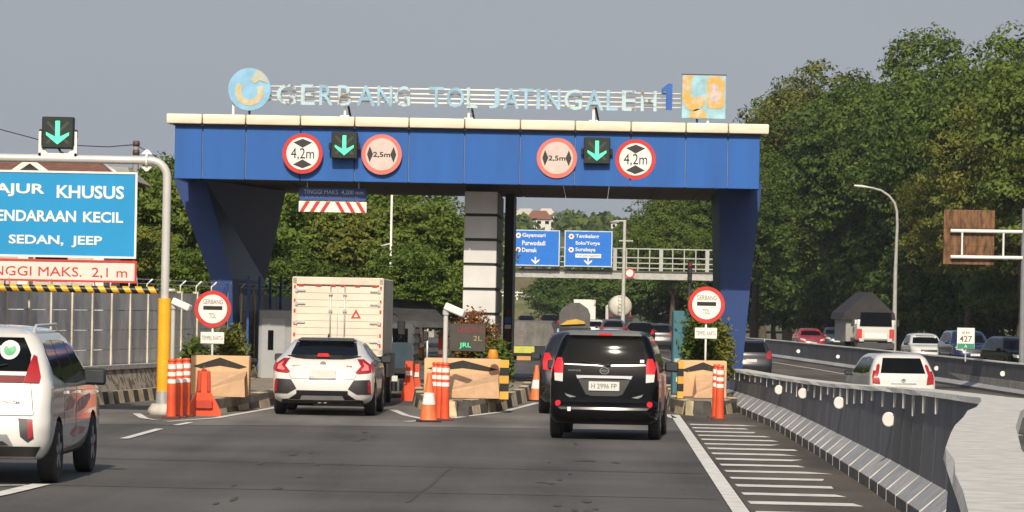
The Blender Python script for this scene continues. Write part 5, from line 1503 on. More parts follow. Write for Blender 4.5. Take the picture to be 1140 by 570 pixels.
# --- white people carrier on the left, seen from behind at a slant
Lx = 4.48
ra, fa = G(64, 537.5), G(106, 526.5)
rzx = R(-1.2)
dv = Vector((-sin(rzx), cos(rzx), 0)); rv = Vector((cos(rzx), sin(rzx), 0))
base = ra - rv * .87 + dv * (Lx / 2 - .80)
xc = Car('people_carrier', 'white people carrier with green round window sticker at the left edge', 'car', (base.x, base.y, 0), rzx, WHITEP, Lx, [
    (.27, .20, Lx - .20, .76, .20, .05, .25, .10),
    (.34, .06, Lx - .06, .82, .20, .08, .30, .14),
    (.48, .02, Lx - .02, .865, .20, .08, .32, .14),
    (.62, .03, Lx, .875, .16, .07, .34, .14),
    (.78, .09, Lx - .04, .87, .13, .06, .34, .14),
    (.95, .14, Lx - .14, .872, .10, .06, .32, .12),
    (1.05, .17, Lx - .75, .868, .10, .06, .28, .08),
    (1.12, .20, Lx - 1.02, .845, .10, .06, .24, .06),
    (1.30, .30, Lx - 1.32, .79, .12, .06, .20, .06),
    (1.50, .42, Lx - 1.66, .71, .14, .06, .18, .06),
    (1.60, .42, Lx - 1.95, .64, .16, .07, .18, .06),
    (1.655, .52, Lx - 2.2, .55, .16, .06, .18, .05)], (.80, 3.575), .335, .865)
GX = xc
xc.patch('rear_window', GLASS, 'rear', [(-.63, 1.205), (.63, 1.205), (.63, 1.38), (.54, 1.565), (-.54, 1.565), (-.63, 1.38)])
o = xc.patch('window_sticker', mat('sticker_white', (.62, .66, .62), .5, var=.05), 'rear', [(.40 + .105 * cos(2 * pi * k / 18), 1.43 + .105 * sin(2 * pi * k / 18)) for k in range(18)], off=.012, th=.004)
xc.patch('sticker_emblem', mat('sticker_green', (.12, .42, .20), .5, var=.2, scale=12), 'rear', [(.40 + .065 * cos(2 * pi * k / 14), 1.43 + .065 * sin(2 * pi * k / 14)) for k in range(14)], off=.015, th=.002, parent=o)
xc.patch('chrome_strip', WHITE, 'rear', [(-.60, 1.16), (.60, 1.16), (.60, 1.195), (-.60, 1.195)], off=.014)
xc.mir('tail_light', LAMPRED, 'rear', [(.58, 1.085), (.745, 1.085), (.755, 1.15), (.690, 1.36), (.655, 1.38), (.625, 1.28), (.60, 1.17)], off=.018)
xc.mir('tail_light_bar', mat('lamp_dark_red', (.16, .008, .010), .15, var=.1, coat=.5), 'rear', [(.28, 1.085), (.575, 1.085), (.59, 1.155), (.28, 1.155)], off=.014)
xc.mir('reflector_housing', DARKPL, 'rear', [(.55, .71), (.70, .70), (.72, .50), (.66, .46), (.58, .52)], off=.010)
xc.mir('reflector', LAMPRED, 'rear', [(.645, .695), (.70, .69), (.712, .52), (.665, .49)], off=.017)
xc.patch('skid_plate', DIFF, 'rear', [(-.52, .40), (.52, .40), (.44, .54), (-.44, .54)], off=.015)
xc.patch('skid_recess', DARKPL, 'rear', [(-.46, .43), (.46, .43), (.40, .47), (-.40, .47)], off=.022)
xc.patch('lower_trim', TRIMB, 'rear', [(-.72, .32), (.72, .32), (.78, .42), (-.78, .42)], off=.03)
xc.plate('rear', .78, .90, .23, 'H 1827 PR'); xc.letter('XPANDER', .36, .56, .86, .895, CHROME); xc.badge(1.02, .06, .05)
xc.both('side_window', GLASS, [(.62, 1.17), (.54, 1.40), (.64, 1.505), (1.10, 1.535), (1.22, 1.535), (1.22, 1.07)], off=.006)
xc.both('side_window', GLASS, [(1.27, 1.07), (1.27, 1.535), (1.9, 1.535), (2.13, 1.52), (2.13, 1.055)], off=.006)
xc.both('side_window', GLASS, [(2.18, 1.055), (2.18, 1.515), (2.55, 1.455), (3.24, 1.09)], off=.006)
xc.patch('windscreen', GLASS, 'front', [(-.66, 1.14), (.66, 1.14), (.56, 1.53), (-.56, 1.53)], off=.006)
xc.both('sill_trim', TRIMB, [(1.15, .22), (3.20, .22), (3.20, .31), (1.15, .31)], off=.010)
xc.both('door_seam', TRIMB, [(2.15, .33), (2.162, .33), (2.162, 1.08), (2.15, 1.08)], off=.002)
xc.both('door_seam', TRIMB, [(1.24, .60), (1.252, .60), (1.252, 1.08), (1.24, 1.08)], off=.002)
xc.both('door_handle', WHITEP, [(1.36, .95), (1.56, .955), (1.56, .985), (1.36, .98)], off=.030)
xc.both('door_handle', WHITEP, [(2.28, .94), (2.48, .945), (2.48, .975), (2.28, .97)], off=.030)
xc.patch('decal_reflection', DECALREFL, 'right', [(2.22, .72), (2.9, .76), (3.3, .86), (3.25, .92), (2.5, .88), (2.22, .84)], off=.004, th=.003)  # reddish reflections in the doors, painted on as flat patches
xc.patch('decal_reflection', DECALREFL, 'right', [(1.35, .76), (1.9, .78), (2.10, .86), (1.7, .92), (1.35, .88)], off=.004, th=.003)
xc.patch('decal_reflection', DECALREFL, 'right', [(1.7, .50), (2.05, .46), (2.9, .48), (3.0, .54), (2.1, .58)], off=.004, th=.003)
xc.mirror(.85, 3.0, 1.11, DARKPL, 1.30)
GAP = mat('panel_gap', (.05, .05, .05), .6)
xc.patch('hatch_gap', GAP, 'rear', [(-.70, .735), (.70, .735), (.70, .745), (-.70, .745)], off=.002, th=.01)
xc.mir('hatch_gap', GAP, 'rear', [(.700, .745), (.708, .745), (.66, 1.08), (.652, 1.08)], off=.002, th=.01)
xc.wiper(0, 1.2, .4, 1.28)
for sx in (1, -1): MB().tube([(sx * .60, -1.55, 1.62), (sx * .60, -1.4, 1.69), (sx * .60, .1, 1.70), (sx * .60, .3, 1.64)], .018, 8).build('roof_rail', SILVERP, xc.t, smooth=60)

# --- white hatchback in the left lane
Lc = 4.5
Zc = 67.5
bx = at(361, Zc)
rzc = R(-.9)
cc = Car('hatchback', 'white sporty hatchback with black rear spoiler waiting behind the box truck', 'car', (bx + .03, Zc + Lc / 2, 0), rzc, WHITEP, Lc, [
    (.22, .20, Lc - .2, .78, .18, .05, .25, .10),
    (.29, .05, Lc - .05, .86, .22, .10, .30, .14),
    (.45, .00, Lc, .90, .20, .12, .34, .16),
    (.62, .02, Lc, .90, .18, .12, .36, .16),
    (.76, .07, Lc - .06, .90, .14, .11, .36, .16),
    (.90, .13, Lc - .30, .885, .13, .10, .32, .14),
    (1.00, .22, Lc - .95, .85, .14, .10, .26, .10),
    (1.06, .36, Lc - 1.22, .80, .16, .10, .24, .08),
    (1.20, .72, Lc - 1.55, .70, .18, .08, .22, .08),
    (1.32, 1.02, Lc - 1.92, .62, .18, .08, .20, .06),
    (1.375, 1.25, Lc - 2.2, .54, .18, .06, .20, .05)], (.92, 3.62), .325, .895)
cc.patch('rear_window', GLASS, 'rear', [(-.60, 1.085), (.60, 1.085), (.60, 1.12), (.52, 1.372), (-.52, 1.372), (-.60, 1.12)])
sp = MB().hexa([(-.50, .98 - Lc / 2, 1.325), (.50, .98 - Lc / 2, 1.325), (.46, 1.30 - Lc / 2, 1.37), (-.46, 1.30 - Lc / 2, 1.37)], [(-.52, .86 - Lc / 2, 1.345), (.52, .86 - Lc / 2, 1.345), (.48, 1.28 - Lc / 2, 1.395), (-.48, 1.28 - Lc / 2, 1.395)])
sp.build('roof_spoiler', TRIMB, cc.t)
s2 = MB()
for k in range(8):
    def q_(u): return (u * .66, .17 - Lc / 2 + .20 * abs(u) ** 3 - .03, 1.06 - .015 * abs(u))
    u0, u1 = -1 + k / 4, -1 + (k + 1) / 4
    a, c = Vector(q_(u0)), Vector(q_(u1))
    U, B = Vector((0, 0, .036)), Vector((0, .16, -.0))
    s2.hexa([a - U, c - U, c - U + B, a - U + B], [a + U, c + U, c + U + B, a + U + B])
s2.build('rear_spoiler', TRIMB, cc.t)
MB().prism([(-.12, -.018), (.12, -.018), (.09, .045), (-.09, .045)], lambda u, v, d: Vector((u, .10 - Lc / 2 + d, 1.08 + v)), 0, .05).build('brake_light', LAMPBRIGHT, cc.t)
cc.mir('tail_light', LAMPRED, 'rear', [(.60, 1.02), (.72, 1.02), (.84, .93), (.86, .80), (.80, .78), (.64, .765), (.585, .79), (.68, .90)], off=.018)
cc.mir('tail_light_lens', mat('lamp_pink', (.62, .18, .17), .15, var=.1, coat=.5), 'rear', [(.70, .97), (.80, .91), (.82, .83), (.70, .81), (.68, .83), (.74, .90)], off=.026)
cc.both('tail_light_side', LAMPRED, [(.14, .80), (.40, .90), (.52, .99), (.30, .98), (.16, .92)], off=.012)
cc.mir('bumper_vent', DARKPL, 'rear', [(.56, .65), (.84, .66), (.86, .40), (.62, .40), (.46, .49)], off=.012)
cc.mir('reflector', LAMPRED, 'rear', [(.80, .63), (.85, .63), (.86, .44), (.81, .42)], off=.020)
cc.patch('diffuser', TRIMB, 'rear', [(-.74, .235), (.74, .235), (.72, .30), (.60, .31), (.46, .40), (.46, .46), (-.46, .46), (-.46, .40), (-.60, .31), (-.72, .30)], off=.016)
cc.patch('diffuser_fin', DIFF, 'rear', [(-.40, .30), (.40, .30), (.36, .37), (-.36, .37)], off=.02)
cc.plate('rear', .70, .83, .235)
cc.patch('plate_trim', TRIMB, 'rear', [(-.24, .655), (.24, .655), (.24, .685), (-.24, .685)], off=.018)
cc.badge(.94, .05, .045)
cc.letter('CIVIC', -.55, -.40, .885, .91, CHROME)
cc.letter('RS', .42, .52, .885, .91, LAMPRED)
cc.both('side_window', GLASS, [(1.00, 1.03), (1.10, 1.16), (1.30, 1.27), (1.50, 1.30), (1.70, 1.30), (1.70, .985)], off=.006)
cc.both('side_window', GLASS, [(1.75, .985), (1.75, 1.305), (2.2, 1.295), (2.45, 1.25), (3.0, 1.0)], off=.006)
cc.patch('windscreen', GLASS, 'front', [(-.62, 1.06), (.62, 1.06), (.52, 1.31), (-.52, 1.31)], off=.006)
cc.patch('hatch_gap', GAP, 'rear', [(-.56, .665), (.56, .665), (.56, .673), (-.56, .673)], off=.002, th=.01)
cc.mir('hatch_gap', GAP, 'rear', [(.560, .665), (.568, .665), (.62, .77), (.612, .77)], off=.002, th=.01)
cc.both('door_seam', GAP, [(1.72, .32), (1.73, .32), (1.73, .98), (1.72, .98)], off=.002)
cc.mirror(.88, 2.85, 1.0, DARKPL, 1.0)
MB().hexa([(-.02, 1.45 - Lc / 2, 1.41), (.02, 1.45 - Lc / 2, 1.41), (.02, 1.62 - Lc / 2, 1.41), (-.02, 1.62 - Lc / 2, 1.41)], [(-.006, 1.44 - Lc / 2, 1.47), (.006, 1.44 - Lc / 2, 1.47), (.006, 1.47 - Lc / 2, 1.47), (-.006, 1.47 - Lc / 2, 1.47)]).build('antenna_fin', TRIMB, cc.t)
for sx in (1, -1): MB().tube([(sx * .05, .05 - Lc / 2, .27), (sx * .05, .35 - Lc / 2, .27)], .045, 12).build('exhaust', CHROME, cc.t)
cc.both('sill_trim', TRIMB, [(1.30, .19), (3.25, .19), (3.25, .25), (1.30, .25)], off=.008)

# --- black minivan
La = 4.14
Za = 57.6
rza = R(-4.2)
ab = Vector((at(674, Za), Za, 0)) + Vector((sin(-rza), cos(rza), 0)) * (La / 2)
ac = Car('minivan', 'black minivan with lit red tail lights and white plate in the right lane', 'car', (ab.x, ab.y, 0), rza, BLACKP, La, [
    (.24, .12, La - .2, .74, .20, .05, .22, .10),
    (.33, .02, La - .05, .81, .20, .08, .28, .12),
    (.46, .00, La, .83, .18, .08, .30, .14),
    (.54, .02, La, .83, .15, .06, .32, .14),
    (.58, .055, La, .83, .14, .05, .32, .14),
    (.75, .07, La - .06, .83, .12, .05, .32, .14),
    (.95, .09, La - .18, .825, .10, .05, .30, .12),
    (1.06, .11, La - .75, .815, .10, .05, .24, .08),
    (1.14, .13, La - .98, .80, .10, .05, .22, .06),
    (1.35, .19, La - 1.30, .745, .12, .05, .20, .06),
    (1.54, .25, La - 1.60, .675, .13, .05, .18, .05),
    (1.60, .24, La - 1.8, .63, .14, .05, .18, .05),
    (1.645, .32, La - 2.0, .56, .16, .05, .18, .05)], (.78, 3.43), .305, .83, wd=.185)
ac.patch('rear_window', GLASS, 'rear', [(-.64, 1.165), (.64, 1.165), (.62, 1.28), (.53, 1.545), (-.53, 1.545), (-.62, 1.28)])
ac.patch('window_trim', CHROME, 'rear', [(-.62, 1.145), (-.06, 1.13), (.06, 1.13), (.62, 1.145), (.62, 1.162), (.06, 1.148), (-.06, 1.148), (-.62, 1.162)], off=.010)
ac.mir('tail_light', LAMPBRIGHT, 'rear', [(.635, 1.02), (.765, 1.02), (.775, 1.12), (.725, 1.25), (.655, 1.25), (.63, 1.14)], off=.020)
ac.mir('tail_light_lens', LAMPCLEAR, 'rear', [(.635, .885), (.755, .90), (.765, 1.015), (.635, 1.015)], off=.018)
ac.both('tail_light_side', LAMPRED, [(.14, .93), (.26, .95), (.28, 1.10), (.24, 1.22), (.19, 1.20)], off=.012)
ac.patch('garnish', CHROME, 'rear', [(-.43, .985), (.43, .985), (.41, .935), (.30, .945), (-.30, .945), (-.41, .935)], off=.030)
ac.patch('plate_recess', mat('recess_grey', (.045, .045, .047), .3, var=.1), 'rear', [(-.40, .925), (.40, .925), (.28, .70), (.20, .675), (-.20, .675), (-.28, .70)], off=.007)
ac.plate('rear', .755, .895, .235, 'H 2996 FP')
ac.badge(1.06, .075, .052)
ac.letter('AVANZA', -.56, -.36, 1.045, 1.075, CHROME)
ac.mir('reflector', LAMPBRIGHT, 'rear', [(.70 + .042 * cos(2 * pi * k / 12), .555 + .047 * sin(2 * pi * k / 12)) for k in range(12)], off=.014)
ac.mir('side_crease', mat('crease_chrome', (.5, .5, .48), .2, metal=.9), 'rear', [(.42, .655), (.58, .70), (.60, .72), (.58, .675), (.52, .645)], off=.006)
ac.patch('bumper_edge', mat('bumper_edge', (.06, .06, .062), .25, var=.1), 'rear', [(-.66, .465), (.66, .465), (.70, .50), (-.70, .50)], off=.008)
ac.patch('sticker', SIGNWHITE, 'rear', [(-.55, .44), (-.50, .44), (-.50, .50), (-.55, .50)], off=.012)
o = ac.patch('window_sticker', SIGNWHITE, 'rear', [(.54, 1.19), (.60, 1.19), (.60, 1.235), (.54, 1.235)], off=.010, th=.003)
sp = MB().hexa([(-.56, .12 - La / 2, 1.60), (.56, .12 - La / 2, 1.60), (.56, .5 - La / 2, 1.63), (-.56, .5 - La / 2, 1.63)], [(-.54, .13 - La / 2, 1.635), (.54, .13 - La / 2, 1.635), (.54, .5 - La / 2, 1.67), (-.54, .5 - La / 2, 1.67)])
sp.build('roof_spoiler', BLACKP, ac.t)
MB().box((0, .112 - La / 2, 1.615), (.20, .02, .03)).build('brake_light', LAMPBRIGHT, ac.t)
ac.wiper(.08, 1.14, -.35, 1.20)
ac.both('side_window', GLASS, [(.42, 1.18), (.36, 1.36), (.42, 1.50), (1.02, 1.53), (1.02, 1.12)], off=.006)
ac.both('side_window', GLASS, [(1.07, 1.12), (1.07, 1.53), (1.92, 1.53), (1.92, 1.10)], off=.006)
ac.both('side_window', GLASS, [(1.97, 1.10), (1.97, 1.52), (2.30, 1.48), (2.98, 1.12)], off=.006)
ac.patch('windscreen', GLASS, 'front', [(-.62, 1.14), (.62, 1.14), (.54, 1.50), (-.54, 1.50)], off=.006)
ac.patch('decal_reflection', DECALREFL, 'right', [(1.2, .45), (2.6, .42), (2.9, .62), (2.5, .95), (1.5, 1.0), (1.15, .8)], off=.004, th=.003)
ac.mirror(.83, 2.85, 1.10, DARKPL, 1.1)

# --- plainer builder for the other cars
def simple_car(name, label, loc, rz, pm, kind='suv', lit=False, group=None, w=.88, h=1.65, L=4.4, plate_txt=None, cat='car', rails=False):
    k = h / 1.65
    lv = {'suv': [(.24, .16, L - .2, w - .09, .2, .05, .25, .1), (.36, .03, L - .05, w - .02, .2, .08, .3, .14), (.58, 0, L, w, .18, .08, .34, .16), (.85, .06, L - .06, w, .13, .06, .34, .16),
                  (1.02, .09, L - .30, w - .01, .12, .06, .3, .14), (1.10, .12, L - 1.05, w - .03, .12, .06, .24, .1), (1.34, .28, L - 1.42, w - .12, .14, .06, .2, .07), (1.54, .44, L - 1.8, w - .22, .15, .06, .18, .06), (1.61, .58, L - 2.1, w - .31, .16, .05, .18, .05)],
          'hatch': [(.22, .16, L - .2, w - .09, .2, .05, .25, .1), (.34, .03, L - .05, w - .02, .2, .08, .3, .14), (.56, 0, L, w, .2, .1, .36, .16), (.82, .06, L - .08, w, .15, .08, .34, .16),
                  (.98, .11, L - .34, w - .01, .13, .07, .3, .13), (1.06, .15, L - .85, w - .03, .13, .07, .24, .1), (1.34, .34, L - 1.22, w - .13, .15, .06, .2, .07), (1.56, .50, L - 1.55, w - .23, .15, .06, .18, .06), (1.61, .64, L - 1.8, w - .31, .16, .05, .18, .05)]}[kind]
    lv = [(a * k, *r_) for a, *r_ in lv]
    c = Car(name, label, cat, loc, rz, pm, L, lv, (.82, L - .88), .33, w - .01, group=group)
    z = lambda v: v * k
    c.patch('rear_window', GLASS, 'rear', [(-.62, z(1.14)), (.62, z(1.14)), (.52, z(1.52)), (-.52, z(1.52))], step=.12)
    c.patch('windscreen', GLASS, 'front', [(-.66, z(1.12)), (.66, z(1.12)), (.55, z(1.52)), (-.55, z(1.52))], step=.12)
    y1 = L - (1.35 if kind == 'suv' else 1.15)
    c.both('side_window', GLASS, [(.55, z(1.16)), (.62, z(1.48)), (1.4, z(1.54)), (1.4, z(1.11))], step=.15)
    c.both('side_window', GLASS, [(1.46, z(1.11)), (1.46, z(1.54)), (y1 - .75, z(1.50)), (y1, z(1.12))], step=.15)
    c.mir('tail_light', LAMPBRIGHT if lit else LAMPRED, 'rear', [(w - .27, z(.86)), (w - .07, z(.88)), (w - .06, z(1.04)), (w - .10, z(1.20)), (w - .18, z(1.20)), (w - .25, z(1.04))], off=.016, step=.1)
    c.mir('headlight', LAMPCLEAR, 'front', [(w - .40, z(.74)), (w - .10, z(.80)), (w - .08, z(.92)), (w - .22, z(.90)), (w - .40, z(.83))], off=.014, step=.1)
    c.patch('grille', DARKPL, 'front', [(-.40, z(.70)), (.40, z(.70)), (.44, z(.82)), (-.44, z(.82))], off=.010, step=.15)
    c.patch('air_intake', DARKPL, 'front', [(-.55, z(.34)), (.55, z(.34)), (.50, z(.50)), (-.50, z(.50))], off=.010, step=.15)
    c.patch('bumper_trim', TRIMB, 'rear', [(-w + .12, z(.28)), (w - .12, z(.28)), (w - .12, z(.40)), (-w + .12, z(.40))], off=.010, step=.15)
    c.plate('rear', z(.74), z(.86), .23, plate_txt); c.plate('front', z(.54), z(.64), .22)
    c.mirror(w, y1 - .1, z(1.10), TRIMB if pm is WHITEP else pm)
    if rails:
        for sx in (1, -1): MB().tube([(sx * .62, -L / 2 + .8, z(1.58)), (sx * .62, -L / 2 + 1.0, z(1.66)), (sx * .62, L / 2 - 2.2, z(1.66)), (sx * .62, L / 2 - 2.0, z(1.60))], .02, 6).build('roof_rail', SILVERP, c.t)
    return c
dark = paint('charcoal_paint', (.022, .023, .026), .3, .25)
navy = paint('navy_paint', (.012, .022, .070), .2, .25)
redp = paint('red_paint', (.38, .018, .022), .1, .25)
c = simple_car('suv', 'dark sport utility vehicle just ahead and left of the black minivan', (at(660, 71.5), 71.5 + 2.2, 0), R(-1), dark, 'suv', True, h=1.60, w=.95, L=4.6, rails=True)
# white SUV in the right carriageway
Zs = 103.0
c = simple_car('suv', 'white sport utility vehicle with tall red lamps beyond the near concrete barrier', (at(1000, Zs), Zs + 2.2, -.8), R(4.5), WHITEP, 'suv', h=1.80, w=.91, L=4.5)
c.mir('pillar_light', LAMPRED, 'rear', [(.70, 1.12), (.80, 1.12), (.70, 1.46), (.64, 1.50), (.62, 1.44)], off=.02)
c.patch('garnish', CHROME, 'rear', [(-.36, .955), (.36, .955), (.34, .985), (-.34, .985)], off=.02)
c.badge(1.05, .06, .055)
c = simple_car('suv', 'dark sport utility vehicle with white plate passing right of the toll gate', (at(836, 160), 162.2, -.8), R(1.5), dark, 'suv', h=1.72, w=.90, L=4.5, rails=True)
# opposite carriageway
c = simple_car('hatchback', 'small white hatchback facing the camera beyond the median wall', (at(1024, 182), 182 - 1.8, -.28), R(183), WHITEP, 'hatch', h=1.55, w=.82, L=3.6)
simple_car('hatchback', 'red car facing the camera on the opposite carriageway', (at(901, 242), 242, -.28), R(183), redp, 'hatch', h=1.5, w=.86, L=4.0)
simple_car('hatchback', 'dark blue grey car between the red car and the tarpaulin truck', (at(928, 262), 262, -.28), R(182), paint('slate_paint', (.05, .07, .09), .3, .3), 'hatch', h=1.55, w=.84, L=4.0)
simple_car('hatchback', 'dark blue car behind the small white distance sign', (at(1081, 172), 174, -.28), R(185), navy, 'hatch', h=1.75, w=.92, L=4.2)
simple_car('people_carrier', 'black car roof cut by the right picture edge above the median wall', (at(1140, 149), 151, -.28), R(190), BLACKP, 'suv', h=1.60, w=.88, L=4.4)
# cars beyond the gate
simple_car('hatchback', 'dark car with red lamps right of the minivan roof, beyond the gate', (at(736, 225), 227, -.3), R(-2), paint('dark_grey_paint', (.03, .03, .033), .3, .3), 'suv', h=1.66, w=.88, L=4.3)
far = 'small cars far down the road beyond the gate'
simple_car('distant_car', 'far dark car just right of the red post, leftmost on the road beyond the gate', (at(586, 345), 345, 0), 0, dark, 'suv', h=1.6, group=far)
simple_car('distant_car', 'far black car left of the grey tarpaulin load', (at(612, 335), 335, 0), 0, BLACKP, 'suv', h=1.7, w=.92, group=far)
simple_car('distant_car', 'far dark car with headlamps facing the camera near the right island', (at(738, 340), 340, 0), R(182), dark, 'suv', h=1.9, w=.98, group=far)
simple_car('distant_car', 'far white car right of the grey tarpaulin load', (at(662, 240), 240, 0), 0, WHITEP, 'hatch', h=1.5, w=.84, group=far)
simple_car('distant_car', 'far grey car in front of the round white tanker', (at(682, 235), 235, 0), 0, paint('mid_grey_paint', (.10, .10, .11), .3, .3), 'hatch', h=1.55, w=.84, group=far)
simple_car('distant_car', 'far dark car under the footbridge left of the right hand dark car', (at(712, 215), 215, 0), 0, BLACKP, 'hatch', h=1.45, w=.84, group=far)

# --- box truck
Zt = 73.6
p0, p1 = P(324.5, 400, Zt), P(427, 310, Zt)
wv = p1.x - p0.x; ztop = p1.z; zbt = 1.02; Lb = 3.9
rzt = R(-1.0)
tk = T('box_truck', 'cream box truck with closed rear doors ahead of the white hatchback', 'truck', ((p0.x + p1.x) / 2, Zt, 0), rzt)
BOXC = mat('box_cream', (.70, .62, .50), .5, var=.06, scale=1.2)
BOXS = mat('box_side', (.56, .48, .37), .7, var=.18, scale=1.0)
MB().box((0, .04 + Lb / 2, (zbt + ztop) / 2), (wv, Lb, ztop - zbt), bev=.02).build('box', BOXS, tk)
fr = MB()
fr.box((0, .0, ztop - .07), (wv + .01, .10, .15), bev=.012).box((0, .0, zbt + .05), (wv + .01, .10, .12))
for sx in (1, -1): fr.box((sx * (wv / 2 - .035), .0, (zbt + ztop) / 2), (.085, .10, ztop - zbt - .04))
fr.build('door_frame', mat('box_frame', (.66, .58, .46), .5, var=.08), tk)
zdo0, zdo1 = zbt + .12, ztop - .17
for sx in (1, -1):
    d = MB()
    for k in range(9): d.box((sx * (wv / 4 - .02), -.005, zdo0 + (zdo1 - zdo0) * (k + .5) / 9), (wv / 2 - .05, .05, (zdo1 - zdo0) / 9 - .006))
    dd = d.build('rear_door', BOXC, tk)
    b = MB().tube([(sx * .14, -.05, zdo0), (sx * .14, -.05, zdo1)], .014, 8)
    for zz in (zdo0 + .15, zdo0 + .75, zdo1 - .15): b.box((sx * .14, -.05, zz), (.07, .05, .05))
    b.build('lock_rod', STEEL, dd)
    hb_ = MB()
    for zz in (.12, .42, .72, .93): hb_.box((sx * (wv / 2 - .15), -.045, zdo0 + (zdo1 - zdo0) * zz), (.20, .03, .035)).box((sx * (wv / 2 - .07), -.055, zdo0 + (zdo1 - zdo0) * zz), (.05, .04, .075))
    hb_.build('hinge', STEEL, dd)
    rd = MB()
    for zz in (.98, .76, .60, .40, .22, .06): rd.box((sx * (wv / 2 - .045), -.054, zdo0 + (zdo1 - zdo0) * zz), (.035, .008, .07))
    for xx in (.10, .38, .72): rd.box((sx * xx, -.0545, zdo1 + .015), (.10, .008, .028))
    rd.build('reflective_tape', RED, tk)
tx, tz = .36, zdo0 + (zdo1 - zdo0) * .55
MB().prism([(tx - .10, tz - .07), (tx + .10, tz - .07), (tx, tz + .11)], XZ(0), -.036, -.03).build('warning_triangle', RED, tk)
MB().prism([(tx - .045, tz - .045), (tx + .045, tz - .045), (tx, tz + .035)], XZ(0), -.040, -.036).build('triangle_centre', BOXC, tk)
MB().tube([(0, -.05, zdo0 + .1), (.12, -.06, zdo0 + .1)], .012, 6).tube([(0, -.03, zdo0), (0, -.03, zdo1)], .006, 5).build('handle', STEEL, tk)
ch = MB()
for sx in (1, -1): ch.box((sx * .40, 2.4, .86), (.10, 5.0, .18))
ch.box((0, .15, .62), (1.5, .10, .14)).box((0, .10, .9), (1.7, .08, .18))
ch.build('chassis', DARKPL, tk)
for sx in (1, -1):
    MB().box((sx * .62, .06, .80), (.26, .06, .10), bev=.01).build('tail_light', LAMPRED, tk)
    MB().box((sx * .66, .55, .45), (.46, .03, .55)).build('mud_flap', RUBBER, tk)
    w_ = wheel(tk, sx * .70, 1.15, .40, .40); wheel(tk, sx * .74, 4.35, .40, .22)
MB().hexa([(-.86, Lb + .15, .55), (.86, Lb + .15, .55), (.86, Lb + 1.6, .55), (-.86, Lb + 1.6, .55)], [(-.80, Lb + .2, 2.05), (.80, Lb + .2, 2.05), (.80, Lb + 1.0, 2.05), (-.80, Lb + 1.0, 2.05)]).build('cab', paint('cab_dark', (.03, .035, .04), .1, .3), tk)
MB().hexa([(-.74, Lb + 1.3, 1.35), (.74, Lb + 1.3, 1.35), (.74, Lb + 1.34, 1.35), (-.74, Lb + 1.34, 1.35)], [(-.70, Lb + 1.02, 1.95), (.70, Lb + 1.02, 1.95), (.70, Lb + 1.06, 1.95), (-.70, Lb + 1.06, 1.95)]).build('windscreen', GLASS, tk)
for sx in (1, -1):
    m_ = MB().box((sx * 1.02, Lb + 1.0, 1.55), (.16, .08, .30), bev=.02).tube([(sx * .84, Lb + 1.05, 1.85), (sx * 1.02, Lb + 1.0, 1.75), (sx * 1.02, Lb + 1.0, 1.35), (sx * .84, Lb + 1.05, 1.25)], .015, 6)
    m_.build('door_mirror', DARKPL, tk)
MB().box((wv / 2 + .06, .35 + Lb * .45, .82), (.05, Lb * .7, .45)).build('side_guard', DARKPL, tk)

# --- dark pickup ahead of the box truck, its right edge showing
Zp = 81.0
px0 = P(449, 440, Zp)
pk = T('pickup_truck', 'dark stake sided pickup showing past the right side of the box truck', 'truck', (px0.x - .60, Zp, 0), R(-1))
MB().box((0, 1.2, .62), (1.6, 2.5, .12)).build('bed', DARKPL, pk)
sd = MB()
for sx in (1, -1):
    for k in range(5): sd.box((sx * .78, .1 + .55 * k, 1.05), (.05, .06, .80))
    for zz in (.78, 1.02, 1.26, 1.46): sd.box((sx * .80, 1.2, zz), (.03, 2.4, .10))
sd.build('stake_side', mat('stake_steel', (.05, .06, .065), .5), pk)
MB().box((0, .02, .95), (1.5, .04, .55)).build('tailgate', mat('teal_dark', (.03, .06, .075), .4), pk)
MB().hexa([(-.78, 2.6, .4), (.78, 2.6, .4), (.78, 4.1, .4), (-.78, 4.1, .4)], [(-.66, 2.75, 1.62), (.66, 2.75, 1.62), (.66, 3.6, 1.62), (-.66, 3.6, 1.62)]).build('cab', paint('cab_dark', (.03, .035, .04), .1, .3), pk)
MB().box((0, 2.70, 1.36), (1.1, .05, .30), rot=Matrix.Rotation(R(-4), 4, 'X')).build('rear_window', GLASS, pk)
for sx in (1, -1):
    MB().box((sx * .64, -.02, .60), (.24, .05, .09), bev=.01).build('tail_light', LAMPBRIGHT, pk)
    for yy in (.7, 3.3): wheel(pk, sx * .68, yy, .33, .2)
MB().box((.30, -.03, .45), (.34, .02, .12)).build('number_plate', PLATE, pk)
MB().box((.93, 3.1, 1.35), (.12, .07, .22), bev=.02).build('door_mirror', DARKPL, pk)

# --- tarpaulin covered flat truck between middle column and minivan
Zg = 108.0
pg = P(603, 430, Zg)
tg = T('tarpaulin_truck', 'flat truck under a grey tarpaulin with a yellow green tailgate board', 'truck', (at(590, Zg), Zg, 0), R(-1.5))
zt_ = P(590, 357, Zg).z
MB().hexa([(-.85, 0, .95), (.85, 0, .95), (.85, 3.6, .95), (-.85, 3.6, .95)], [(-.80, .08, zt_), (.62, .08, zt_ - .08), (.62, 3.5, zt_), (-.80, 3.5, zt_)]).build('tarpaulin', mat('tarp_worn', (.15, .14, .125), .75, var=.3, scale=2, bump=.5, stretch=(2, 1, .6)), tg)
MB().box((0, .0, .80), (1.74, .08, .26)).build('tailgate', DARKPL, tg)
MB().box((-.22, -.06, .84), (.74, .05, .20), bev=.01).build('signal_board', mat('lime_board', (.42, .55, .12), .5, col2=(.60, .55, .10), scale=6), tg)
MB().box((-.15, -.06, .60), (.40, .04, .12)).build('number_plate', mat('plate_amber', (.55, .30, .10), .5), tg)
